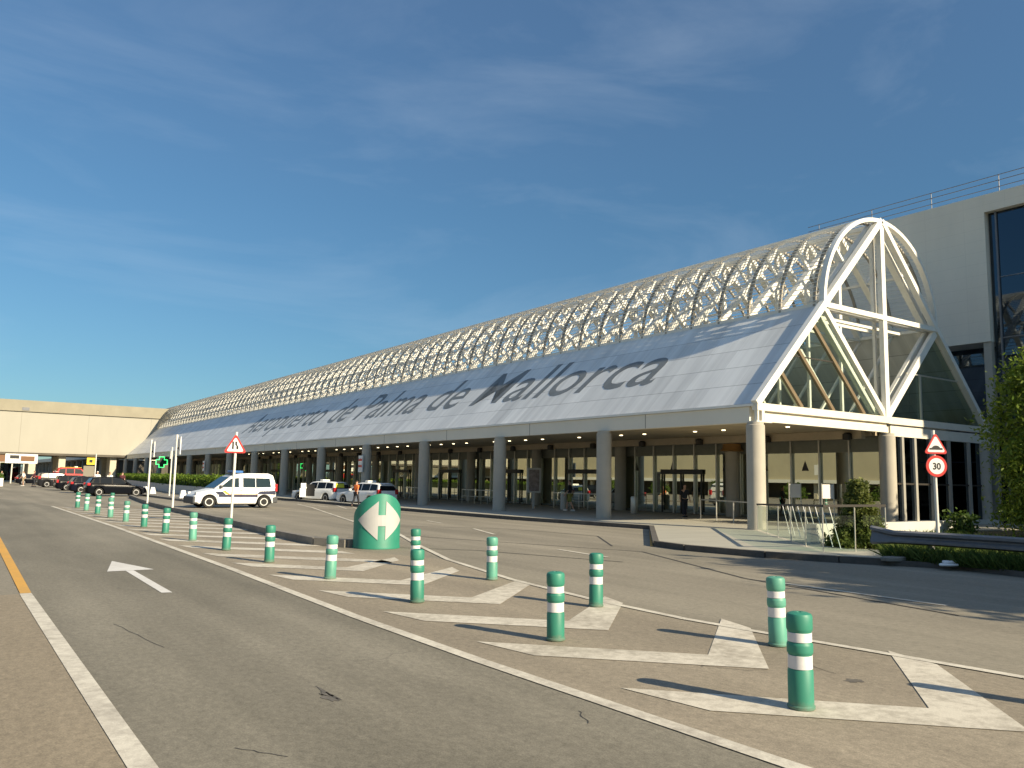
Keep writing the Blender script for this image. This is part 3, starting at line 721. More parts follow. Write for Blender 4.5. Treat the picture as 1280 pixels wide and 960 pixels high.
# ------------------------------------------------------------------ overpass building at the far end
OB = empty('bridge_building', (0, 150, 0), 0, 'long beige concrete building on pillars bridging the road at the far end', 'building')
b = MB(); b.box(-60, 33, .25, 14, 4.75, 11.25); b.build('wall', 'bridge_concrete', OB)
b = MB(); b.box(-60, 36, 0, 14.2, 11.25, 13.05); b.build('roof_band', 'bridge_band', OB)
b = MB(); b.box(9.6, 10.6, -.05, .02, 11.4, 11.9); b.build('vent', 'steel_rail', OB)
b = MB(); b.box(-60, 33, .3, 14, 4.4, 4.74); b.build('underside', 'dark_interior', OB)
for x in (-20, -12, -5, 2, 11.2, 15.4, 23):
    b = MB(); b.box(x, x+1.0, 1.2, 4.6, 0, 4.4); b.build('pillar', 'pillar', OB, bevel=.05)
    b = MB(); b.box(x, x+1, 9.5, 12.5, 0, 4.4); b.build('pillar', 'pillar', OB, bevel=.05)

FW = empty('far_wing', (26, 172, 0), 0, 'low distant terminal wing with a pale eave seen beneath the bridge', 'building')
b = MB(); b.box(-4, 40, 0, 200, 4.3, 5.1); b.build('roof', 'fascia', FW)
b = MB(); b.box(0, 40, .5, 199, 0, 4.3); b.build('wall', 'dark_interior', FW)
for i in range(16): b = MB(); b.box(-3, -2.4, 3+i*9, 3.6+i*9, 0, 4.3); b.build('column', 'column', FW)

# car park across the road, mirrored in the terminal's glass
PB = empty('car_park_building', (-34, 0, 0), 0, 'beige car park across the road, mirrored in the glass front', 'building')
b = MB(); b.box(-30, 0, -30, 220, 2.75, 9.5); b.build('wall', 'parking_wall', PB)
b = MB(); b.box(-30, .2, -30, 220, 2.25, 2.74); b.build('parapet_band', 'parking_band', PB)
b = MB(); b.box(-30, -4, -30, 220, 0, 2.24); b.build('open_storey', 'dark_interior', PB)
b = MB()
for i in range(24): b.box(-1.2, -.6, -28+i*10, -27.4+i*10, 0, 2.24)
b.build('pillar', 'pillar', PB)

# ------------------------------------------------------------------ foliage
def leaf_cloud(pts, sz, per, jit, seed, flat=.0):
    rnd = random.Random(seed); b = MB()
    for (x, y, z) in pts:
        for _ in range(per):
            p = Vector((x+rnd.gauss(0, jit), y+rnd.gauss(0, jit), z+rnd.gauss(0, jit)))
            a = Vector((rnd.gauss(0, 1), rnd.gauss(0, 1), rnd.gauss(0, 1)*(1-flat))).normalized()
            c = a.cross(Vector((rnd.gauss(0, 1), rnd.gauss(0, 1), rnd.gauss(0, 1)))).normalized()
            s = sz*rnd.uniform(.6, 1.5)
            b.face([p-a*s, p+c*s*.42, p+a*s, p-c*s*.42])
    return b
def tree(name, x, y, h, r, m, label, cat='tree', group=None, seed=1, base=.25, n=60, sz=.16, per=60, lean=0, top=.95):
    rnd = random.Random(seed)
    t = empty(name, (x, y, .1), 0, label, cat, group)
    tb = MB(); tb.cyl((0, 0, -.1), (lean*.4, 0, h*.45), .055*h*.4+.04, 10, .05*h*.3); tips = []
    for i in range(n):
        u = rnd.random(); zz = h*(base+(top-base)*u); rr = r*math.sqrt(max(.05, 1-((u-.42)/.62)**2))*rnd.uniform(.35, 1.05)
        a = rnd.uniform(0, 2*math.pi); tips.append((rr*math.cos(a)+lean*u, rr*math.sin(a), zz+rnd.uniform(-.2, .2)))
    for p in tips[::3]:
        s = Vector((lean*.3, 0, h*rnd.uniform(.18, .45))); tb.cyl(s, p, .035, 6, .012)
    tb.build('trunk', 'bark', t, smooth=True)
    leaf_cloud(tips, sz, per, r*.16, seed).build('crown', m, t)
    return t
tree('pine_tree', 33.3, 13.05, 6.9, 2.0, 'pine', 'bushy bright green tree standing at the right edge beside the gable', seed=3, base=.06, n=170, sz=.085, per=200)
for i, (x, y, h, r) in enumerate(((20.3, -.8, 7.6, 2.5), (27, .5, 6.0, 2.5), (38.6, 5.0, 8.5, 3.0), (31.5, 2.2, 6.4, 2.4), (18.6, -6.5, 8.2, 2.6))):
    tree('roadside_tree', x, y, h, r, 'leaf', 'leafy green tree of the roadside row shading the guard rail', group='trees along the right verge', seed=20+i, base=.26, n=120, sz=.2, per=90)
for i, (x, y, h, r) in enumerate(((2, 260, 7.5, 5), (-6, 235, 6.5, 4.2), (7.5, 300, 9, 6), (-14, 250, 8, 5), (12, 330, 8, 5.5))):
    tree('distant_tree', x, y, h, r, 'leaf', 'dark green distant tree beyond the bridge pillars', group='distant trees under the bridge', seed=40+i, base=.15, n=50, sz=.5, per=60)
# trees across the road (mirrored in the glass)
for i in range(9):
    tree('car_park_shrub', -27+random.uniform(-1, 1), 5+i*13, 1.9, 1.5, 'leaf', 'low green shrub in front of the car park across the road', 'shrub', 'shrubs along the car park', seed=60+i, base=.05, n=26, sz=.16, per=40)
# conical bush by the stair
bt = empty('conifer_bush', (21.15, 13.3, .12), 0, 'small conical evergreen bush beside the glass balustrade', 'bush')
pts = []; rnd = random.Random(5)
for i in range(420):
    u = rnd.random()**1.3; r_ = (.78*(1-u*.80))*math.sqrt(rnd.random())*1.0; a = rnd.uniform(0, 6.28); pts.append((r_*math.cos(a), r_*math.sin(a), .05+u*1.75))
for i in range(40): a = rnd.uniform(0, 6.28); r_ = rnd.uniform(.3, .95); pts.append((r_*math.cos(a), r_*math.sin(a), rnd.uniform(.05, .3)))
leaf_cloud(pts, .05, 45, .06, 8).build('foliage', 'bush', bt)
b = MB(); b.cyl((0, 0, -.05), (0, 0, 1.5), .05, 8, .015); b.build('stem', 'bark', bt)
# small shrub in front of the dark glazing
bt = empty('young_shrub', (28.6, 14.2, .1), 0, 'small leafy shrub behind the guard rail under the round speed sign', 'bush')
pts = [(rnd.gauss(0, .25), rnd.gauss(0, .25), rnd.uniform(.1, .8)) for i in range(22)]
leaf_cloud(pts, .08, 40, .1, 9).build('foliage', 'leaf', bt); b = MB(); b.cyl((0, 0, -.05), (0, 0, .8), .03, 8); b.build('stem', 'bark', bt)
# planted wall and hedge along the carriageway
pwl = [(17.9, 63), (18.0, 78), (19.6, 98), (22.3, 122), (23.5, 146)]
b = MB()
for (x0, y0), (x1, y1) in zip(pwl, pwl[1:]): b.prism([(x0, y0), (x0+2.2, y0), (x1+2.2, y1), (x1, y1)], 0, .78)
tag(b.build('planter_wall', 'wall_white'), 'long low white planter wall holding the clipped hedge', 'wall')
hg = empty('hedge', (17.9, 63, .78), 0, 'clipped bright green hedge growing in the low white planter', 'hedge')
b = MB(); pts = []
for (x0, y0), (x1, y1) in zip(pwl, pwl[1:]):
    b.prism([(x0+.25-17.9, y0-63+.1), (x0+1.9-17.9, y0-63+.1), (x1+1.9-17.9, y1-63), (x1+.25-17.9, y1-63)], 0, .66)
    L_ = int((y1-y0)*26)
    for i in range(L_):
        t = rnd.random(); w = rnd.random(); side = rnd.random()
        px = x0+(x1-x0)*t-17.9; py = y0+(y1-y0)*t-63
        if side < .5: pts.append((px+.15+rnd.uniform(-.08, .1), py, rnd.uniform(.05, .75)))
        else: pts.append((px+.15+w*1.8, py, .72+rnd.uniform(-.06, .14)))
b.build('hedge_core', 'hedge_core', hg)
leaf_cloud(pts, .11, 9, .09, 10).build('foliage', 'hedge', hg)
# rough grass on the verge
b = MB(); rnd = random.Random(11)
def grass_at(x, y, h):
    a = rnd.uniform(0, 6.28); w = .012; dx, dy = math.cos(a)*w, math.sin(a)*w; lx, ly = rnd.gauss(0, .08), rnd.gauss(0, .08)
    b.face([(x-dx, y-dy, .09), (x+dx, y+dy, .09), (x+lx+dx*.3, y+ly, .09+h*.7), (x+lx*1.8, y+ly*1.8, .09+h)])
for i in range(26000):
    x = 18.7+rnd.random()**1.6*9; y = rnd.uniform(4, 15)
    if y > 10.9+(x-18.4)*.62: continue
    grass_at(x, y, rnd.uniform(.10, .42))
tag(b.build('grass', 'grass'), 'rough green grass on the shaded verge', 'grass', kind='stuff')

# ------------------------------------------------------------------ bollards
def make_bollard(gm):
    t = empty('bollard', (0, 0, 0)); r = .098
    prof = [(r, .0), (r+.012, .012), (r+.012, .03), (r+.003, .04), (r+.003, .305), (r-.006, .318), (r-.006, .432), (r+.004, .445), (r+.006, .46), (r+.006, .505), (r+.004, .518), (r-.006, .53),
            (r-.006, .612), (r+.002, .624), (r+.006, .64), (r+.006, .735), (r-.004, .755), (r-.03, .766), (.02, .768), (.018, .760), (.0005, .760)]
    b = MB(); b.lathe(prof, n=36, cap=False); b.build('post', gm, t, smooth=True)
    for z0, z1 in ((.322, .428), (.534, .608)):
        b = MB(); b.lathe([(r-.005, z0), (r-.0015, z0+.002), (r-.0015, z1-.002), (r-.005, z1)], n=36, cap=False); b.build('reflective_band', 'band', t, smooth=True)
    return t
proto = make_bollard('green'); pale = make_bollard('green_pale')
lab_left = ['nearest and largest dark green bollard with two white bands, on the last chevron at right',
 'dark green bollard second nearest in the left row, throwing its shadow beside the thick chevron',
 'green bollard overlapping a smaller bollard, third in the left row from the camera',
 'green bollard standing just left of the big green arrow beacon',
 'green bollard right of the lane narrows sign pole, fifth in the left row',
 'green bollard directly in front of the lane narrows warning sign pole',
 'green bollard below the front wheel of the white police van',
 'green bollard just right of the second bare pole, in the left row',
 'dark green bollard at the foot of the leftmost bare pole',
 'pale faded bollard between the black hatchback and the first bare pole',
 'small green bollard in front of the nearest black hatchback rear wheel',
 'small green bollard below the rear lamp of the nearest black hatchback',
 'small pale bollard second from the far end of the left row',
 'farthest dark green bollard ending the left row beside the lane']
ly = [4.26, 7.5, 10.75, 13.9, 17.1, 20.2, 23.4, 26.5, 29.8, 33.2, 36.5, 39.6, 43.3, 46.6]
lx = [5.88, 5.88, 5.85, 5.80, 5.77, 5.75, 5.75, 5.70, 5.72, 5.73, 5.72, 5.68, 5.72, 5.75]
used = {}
def place_bollard(x, y, label, pl, s=1.0):
    src = pale if pl else proto
    o = copy_tree(src) if used.get(pl) else src
    used[pl] = 1
    o.location = (x, y, .006); o.rotation_euler = (R(random.uniform(-1.5, 1.5)), R(random.uniform(-1.5, 1.5)), random.uniform(0, 6)); o.scale = (s, s, s)
    tag(o, label, 'bollard', 'green and white bollards round the hatched island')
for i, (x, y) in enumerate(zip(lx, ly)): place_bollard(x, y, lab_left[i], i in (3, 6, 9, 10, 12), 1.0 if i < 10 else 1.04)
place_bollard(7.9, 6.01, 'tall pale green bollard partly behind the nearest one, on the merge line', True)
place_bollard(7.94, 9.19, 'green bollard standing on the chevron tip in the middle of the right row', False)
place_bollard(8.34, 12.53, 'green bollard alone right of the arrow beacon, before the kinked chevron', True)
place_bollard(8.15, 15.1, 'green bollard peeping out behind another bollard, right of the arrow beacon', False)
place_bollard(7.95, 2.85, 'bollard outside the right edge throwing its shadow over the last chevron', False)
place_bollard(7.35, 46.8, 'lone dark green bollard under the doors of the nearest black hatchback', False)

# ------------------------------------------------------------------ green arrow beacon (cylinder cut by a steep plane)
bx = empty('arrow_beacon', (9.42, 19.62, .004), R(-14), 'large green divergence beacon with a white double arrow at the island tip', 'traffic beacon')
RB = .60; n = 72
b = MB()                                   # drum with a top sloping down to the back
ztop = lambda a: .90+.50*math.cos(a)       # a = 0 is the front (-y)
for k in range(n):
    a = 2*math.pi*k/n; x, y = RB*math.sin(a), -RB*math.cos(a)
    b.v += [(x*1.015, y*1.015, 0), (x*1.015, y*1.015, .05), (x, y, .07), (x, y, ztop(a)-.03), (x*.965, y*.965, ztop(a))]
for k in range(n):
    j = (k+1) % n
    for q in range(4): b.f.append([k*5+q, j*5+q, j*5+q+1, k*5+q+1]); b.mi.append(0)
b.f.append([k*5 for k in range(n)][::-1]); b.f.append([k*5+4 for k in range(n)]); b.mi += [0, 0]
body = b.build('body', 'beacon_green', bx, smooth=True)
poly = [(-.66, 0), (-.095, .49), (-.095, .137), (.095, .137), (.095, .49), (.66, 0), (.095, -.49), (.095, -.137), (-.095, -.137), (-.095, -.49)]
b = MB()
def wrap(u, v, l): a = u/RB; return ((RB+l)*math.sin(a), -(RB+l)*math.cos(a), .72+v)
def hgt(u): u = abs(u); return .137 if u < .095 else .49*(1-(u-.095)/.565)
us = [-.66+.565*i/14 for i in range(15)]+[-.0949, 0, .0949]+[.095+.565*i/14 for i in range(15)]
for l, fl in ((.014, 0),):
    for u0, u1 in zip(us, us[1:]):
        h0, h1 = hgt(u0), hgt(u1)
        if abs(u0+.095) < 1e-6: h0 = .137
        if abs(u1-.095) < 1e-6: h1 = .137
        if u1-u0 < .001: continue
        b.face([wrap(u0, -h0, l), wrap(u1, -h1, l), wrap(u1, h1, l), wrap(u0, h0, l)])
ed = [p for p in poly]
for k in range(len(ed)):
    (u0, v0), (u1, v1) = ed[k], ed[(k+1) % len(ed)]
    for i in range(6):
        t0, t1 = i/6, (i+1)/6; a_ = (u0+(u1-u0)*t0, v0+(v1-v0)*t0); c_ = (u0+(u1-u0)*t1, v0+(v1-v0)*t1)
        b.face([wrap(*a_, .001), wrap(*c_, .001), wrap(*c_, .014), wrap(*a_, .014)])
b.build('double_arrow', 'arrow_white', body)

# ------------------------------------------------------------------ signs and poles
def tri_plate(w, th, z0, y, r=.06):
    h = w*.866; pts = []
    for (cx, cz, a0) in ((w/2-r*1.73, z0+r, -90), (0, z0+h-r*2, 30), (-w/2+r*1.73, z0+r, 150)):
        for s in range(0, 121, 20): pts.append((cx+r*math.cos(R(a0+s)), cz+r*math.sin(R(a0+s))))
    return pts
def plate(pts, y0, y1):
    b = MB(); n = len(pts)
    b.v = [(x, y0, z) for x, z in pts]+[(x, y1, z) for x, z in pts]
    b.f = [list(range(n)), list(range(2*n-1, n-1, -1))]+[[k, (k+1) % n, n+(k+1) % n, n+k] for k in range(n)]; b.mi = [0]*len(b.f)
    return b
def disc(r, zc, n=40): return [(r*math.cos(2*math.pi*k/n), zc+r*math.sin(2*math.pi*k/n)) for k in range(n)]
NS = empty('warning_sign', (8.97, 31.1, .2), R(-14), 'red bordered triangular lane narrows sign on a pole at the kerb', 'road sign')
b = MB(); b.cyl((0, 0, 0), (.02, 0, 3.22), .05, 12); b.build('pole', 'pole', NS, smooth=True)
sp_ = plate(tri_plate(.84, .02, 2.43, 0), -.06, -.04).build('sign_panel', 'sign_red', NS)
plate([(x*.76, 2.43+.055+(z-2.43)*.76) for x, z in tri_plate(.84, .02, 2.43, 0)], -.064, -.0605).build('sign_field', 'sign_white', sp_)
b = MB()
for x0, sl_ in ((-.085, 0), (.035, -.05)):
    q = [(x0-.03, 2.57), (x0+.03, 2.57), (x0+.03, 2.86), (x0-.03, 2.86)] if sl_ == 0 else [(x0+.005, 2.57), (x0+.075, 2.57), (x0+.075, 2.66), (x0+.02, 2.76), (x0+.02, 2.86), (x0-.045, 2.86), (x0-.045, 2.75), (x0+.005, 2.68)]
    b.face([(x, -.068, z) for x, z in q])
b.build('sign_symbol', 'black', sp_)
SS = empty('speed_sign', (24.0, 12.6, .1), R(-32), 'speed hump triangle above a round 30 limit sign on one pole behind the guard rail', 'road sign')
b = MB(); b.cyl((0, 0, 0), (-.03, 0, 3.42), .05, 12); b.build('pole', 'pole', SS, smooth=True)
s1 = plate(tri_plate(.74, .02, 2.72, 0), -.075, -.055).build('triangle_panel', 'sign_red', SS)
plate([(x*.78, 2.72+.05+(z-2.72)*.78) for x, z in tri_plate(.74, .02, 2.72, 0)], -.079, -.0755).build('sign_field', 'sign_white', s1)
b = MB(); hump = [(-.2, 2.84), (.2, 2.84), (.2, 2.89), (.13, 2.895), (.09, 2.94), (.03, 2.965), (-.03, 2.965), (-.09, 2.94), (-.13, 2.895), (-.2, 2.89)]
b.face([(x, -.083, z) for x, z in hump]); b.build('sign_symbol', 'black', s1)
s2 = plate(disc(.315, 2.36), -.075, -.055).build('round_panel', 'sign_red', SS)
plate(disc(.235, 2.36), -.079, -.0755).build('sign_field', 'sign_white', s2)
mt = Matrix(((1, 0, 0, 0), (0, 0, -1, -.083), (0, 1, 0, 2.265), (0, 0, 0, 1)))
text_mesh('numeral', '30', 'black', s2, .27, mt, 0, .008, .001, .92, 'CENTER')
for i, (x, y, h, lab, lean) in enumerate(((9.28, 47.9, 3.45, 'slim white pole with a small edge on panel, leftmost of three by the kerb', .09), (9.2, 41.6, 3.5, 'slim white pole with an edge on panel, at the kerb between two other poles', .08), (14.3, 66, 3.7, 'farthest bare white pole standing before the planter wall', .05))):
    t = empty('sign_pole', (x, y, .2 if i < 2 else .14), 0, lab, 'pole', 'slim poles along the kerb')
    b = MB(); b.cyl((0, 0, 0), (0, 0, h), .052, 10); b.build('pole', 'pole', t, smooth=True)
    b = MB(); b.box(.10, .14, -.3, .3, h-.95, h-.1) if i < 2 else b.box(-.14, -.10, -.2, .2, h-.9, h-.3); b.build('sign_panel', 'sign_white' if i < 2 else 'pole', t)
    b = MB(); b.box(0, .1, -.02, .02, h-.7, h-.6); b.build('bracket', 'dark_frame', t)
# white plastic ballast blocks
for (x, y, lab) in ((14.5, 76, 'white plastic ballast block behind the front of the nearest black hatchback'), (14.45, 72.8, 'white plastic ballast block right of the leftmost pole'), (13.9, 60, 'white plastic ballast block at the foot of the farthest pole')):
    b = MB(); i = 0
    b.v = [(-.26,-.2,0),(.26,-.2,0),(.26,.2,0),(-.26,.2,0),(-.14,-.12,.55),(.14,-.12,.55),(.14,.12,.55),(-.14,.12,.55)]
    b.f = [[0,3,2,1],[4,5,6,7],[0,1,5,4],[1,2,6,5],[2,3,7,6],[3,0,4,7]]; b.mi = [0]*6
    tag(b.build('ballast_block', 'white_plastic', bevel=.04, loc=(x, y, .14)), lab, 'ballast block', 'white ballast blocks on the kerb strip')
# green pharmacy cross
PC = empty('pharmacy_cross', (24.6, 119.5, 2.7), 0, 'green neon pharmacy cross lit under the eave', 'sign')
def cross(s, w): return [(-w, -s), (w, -s), (w, -w), (s, -w), (s, w), (w, w), (w, s), (-w, s), (-w, w), (-s, w), (-s, -w), (-w, -w)]
b = MB(); p = cross(.72, .32)
for k in range(12): (x0, z0), (x1, z1) = p[k], p[(k+1) % 12]; b.beam((x0, -.12, z0+.7), (x1, -.12, z1+.7), .07, .07, (0, 1, 0))
b.build('neon_tube', 'neon', PC)
plate([(x, z+.7) for x, z in cross(.7, .3)], -.06, .06).build('cross_body', 'black', PC)
b = MB(); b.beam((.6, 0, .7), (.95, 0, .7), .06, .06); b.beam((0, 0, 1.4), (0, 0, 1.72), .06, .06); b.build('bracket', 'dark_frame', PC)

# ------------------------------------------------------------------ guard rail, balustrade, handrail, panels
GR = empty('guard_rail', (19.0, 11.3, .1), 0, 'grey galvanised steel crash barrier along the shaded verge', 'guard rail')
gp = [(-.12, 0.25), (.0, -.25), (.28, -1.2), (.42, -2.6), (.3, -4.5), (.1, -8), (0, -14), (0, -24)]
wprof = [(-.0, .36), (.07, .40), (.07, .46), (0, .505), (.0, .535), (.07, .58), (.07, .64), (.0, .68)]
b = MB(); rows = []
for i, (x, y) in enumerate(gp):
    row = []
    for (d, z) in wprof: row.append(len(b.v)); b.v.append((x-d, y, z+(.10 if i == 0 and z > .5 else (-.04 if i == 0 else 0))))
    for (d, z) in wprof: b.v.append((x-d+.012, y, z+(.10 if i == 0 and z > .5 else (-.04 if i == 0 else 0))))
    rows.append(row)
m_ = len(wprof)
for i in range(len(rows)-1):
    a, c = rows[i][0], rows[i+1][0]
    for k in range(m_-1):
        b.f.append([a+k, c+k, c+k+1, a+k+1]); b.f.append([a+m_+k, a+m_+k+1, c+m_+k+1, c+m_+k]); b.mi += [0, 0]
    b.f.append([a, a+m_, c+m_, c]); b.f.append([a+m_-1, c+m_-1, c+2*m_-1, a+2*m_-1]); b.mi += [0, 0]
b.build('rail', 'steel_rail', GR, smooth=True)
for (x, y) in ((.42, -.9), (.5, -3.4), (.3, -7.4), (.15, -11.4)):
    b = MB(); b.box(x, x+.1, y-.06, y+.06, -.1, .62); b.build('post', 'rust', GR)
tag(MB() and (lambda b: (b.prism(blob(0, 0, .30, .16, 14, .2), 0, .05), b.prism(blob(.03, .02, .2, .1, 12, .25), .05, .11), b.build('litter_bag', 'bag', smooth=True, bevel=.02, loc=(18.62, 9.55, .1)))[-1])(MB()), 'crumpled white litter bag on the verge below the guard rail', 'litter')
tag((lambda b: (b.prism(blob(0, 0, .42, .2, 14, .12), 0, .09), b.build('kerb_stone', 'kerb', bevel=.02, loc=(18.45, 10.75, .11)))[-1])(MB()), 'loose pale kerb stone where the pavement meets the verge', 'stone')
BA, BB, BC = Vector((24.9, 19.75, 0)), Vector((18.55, 12.68, 0)), Vector((20.6, 12.2, 0))
GB = empty('glass_balustrade', (BB.x, BB.y, .14), 0, 'glass balustrade with a dark top rail round the stairwell', 'balustrade')
def rel(p, z): return (p.x-BB.x, p.y-BB.y, z)
b = MB(); b.beam(rel(BA, .96), rel(BB, 1.17), .07, .06); b.beam(rel(BB, 1.17), rel(BC, 1.19), .07, .06); b.build('top_rail', 'dark_frame', GB)
b = MB()
for P, Q, n in ((BA, BB, 5), (BB, BC, 2)):
    for i in range(n):
        p0 = P.lerp(Q, i/n+.004); p1 = P.lerp(Q, (i+1)/n-.004)
        b.face([(p0.x-BB.x, p0.y-BB.y, .04), (p1.x-BB.x, p1.y-BB.y, .04), (p1.x-BB.x, p1.y-BB.y, .93), (p0.x-BB.x, p0.y-BB.y, .93)])
b.build('glass_panel', 'rail_glass', GB)
b = MB()
for P, Q, n, o_ in ((BA, BB, 5, 0), (BB, BC, 2, 1)):
    for i in range(o_, n+1):
        p0 = P.lerp(Q, i/n); b = MB(); b.box(p0.x-BB.x-.012, p0.x-BB.x+.012, p0.y-BB.y-.012, p0.y-BB.y+.012, 0, .94+(.2 if o_ else .2*i/n)); b.build('post', 'alu', GB)
# inclined stair rails in the stairwell behind the glass
SR = empty('stair_rail', (23.2, 17.0, .14), 0, 'white inclined stair rails seen through the glass balustrade', 'stair rail')
dv = (BB-BA).normalized()
for j in range(9):
    p0 = Vector((1.3, 1.35, 0))+dv*(j*.78); p1 = p0+dv*1.15
    b = MB(); b.cyl((p0.x, p0.y, 1.0+.02*j), (p1.x, p1.y, .03), .012, 8); b.build('rail', 'white_steel', SR, smooth=True)
b = MB(); b.prism([(20.9, 14.7), (29.5, 14.7), (29.5, 14.9), (20.9, 14.9)], .09, .70)
tag(b.build('stair_wall', 'wall_white'), 'low sunlit white wall behind the conical bush and balustrade', 'wall')
HR = empty('hand_rail', (28.4, 22.8, .14), 0, 'short steel hand rail with four posts beside the corner column', 'hand rail')
h0, h1 = Vector((0, 0, 0)), Vector((1.9, 4.6, 0))
b = MB(); b.beam((0, 0, .92), (h1.x, h1.y, .92), .06, .05)
b.build('top_rail', 'alu', HR)
for i in range(4): p = h0.lerp(h1, i/3); b = MB(); b.cyl((p.x, p.y, 0), (p.x, p.y, .9), .03, 10); b.build('post', 'alu', HR, smooth=True)
for (x, y, lab) in ((33.0, 24.0, 'white notice panel on a stand before the glass, nearer the corner column'), (33.2, 22.4, 'white notice panel on a stand before the glass, nearer the conical bush')):
    t = empty('notice_stand', (x, y, .14), R(-25), lab, 'notice panel', 'notice stands under the canopy')
    b = MB(); b.box(-.27, .27, -.02, .02, 1.12, 1.76); b.build('panel', 'sign_white', t)
    for sx in (-.3, .3): b = MB(); b.cyl((sx, 0, 0), (sx, 0, 1.8), .025, 8); b.build('post', 'alu', t)
# poster stand beside the third column
t = empty('poster_stand', (29.6, 40.1, .14), R(-20), 'upright poster display standing behind the third column', 'display')
b = MB(); b.box(-.42, .42, -.08, .08, .95, 2.45); b.box(-.05, .05, -.05, .05, 0, .95); f_ = b.build('frame', 'wall_white', t)
b = MB(); b.box(-.33, .33, -.085, -.081, 1.05, 2.35); b.build('poster', 'poster', f_)
# trolley barriers / railings along the doors
def rail_unit(name, x, y, n, label, dx=0, L_=4.2):
    t = empty(name, (x, y, .14), 0, label, 'barrier', 'steel trolley barriers in front of the doors')
    b = MB(); b.beam((0, 0, .95), (0, L_, .95), .05, .05); b.beam((0, 0, .5), (0, L_, .5), .03, .03); b.build('top_rail', 'alu', t)
    for i in range(n): b = MB(); b.cyl((0, L_*i/(n-1), 0), (0, L_*i/(n-1), .95), .025, 8); b.build('post', 'alu', t)
for x, y, lab in ((31, 55.5, 'steel barrier rail between the fourth and fifth columns'), (31, 46.5, 'steel barrier rail behind the fourth column'), (31.5, 62, 'steel barrier rail behind the taxis'), (32, 37, 'steel barrier rail behind the poster display')):
    rail_unit('trolley_barrier', x, y, 6, lab)
for x, y, lab in ((30.5, 38.3, 'grey cylindrical litter bin beside the poster display'), (31.2, 33.0, 'slim grey post bin right of the second column')):
    b = MB(); b.lathe([(.17, 0), (.19, .05), (.19, .85), (.16, .92), (.05, .93)], n=20)
    tag(b.build('litter_bin', 'wall_white' if y > 35 else 'alu', smooth=True, loc=(x, y, .14)), lab, 'bin')

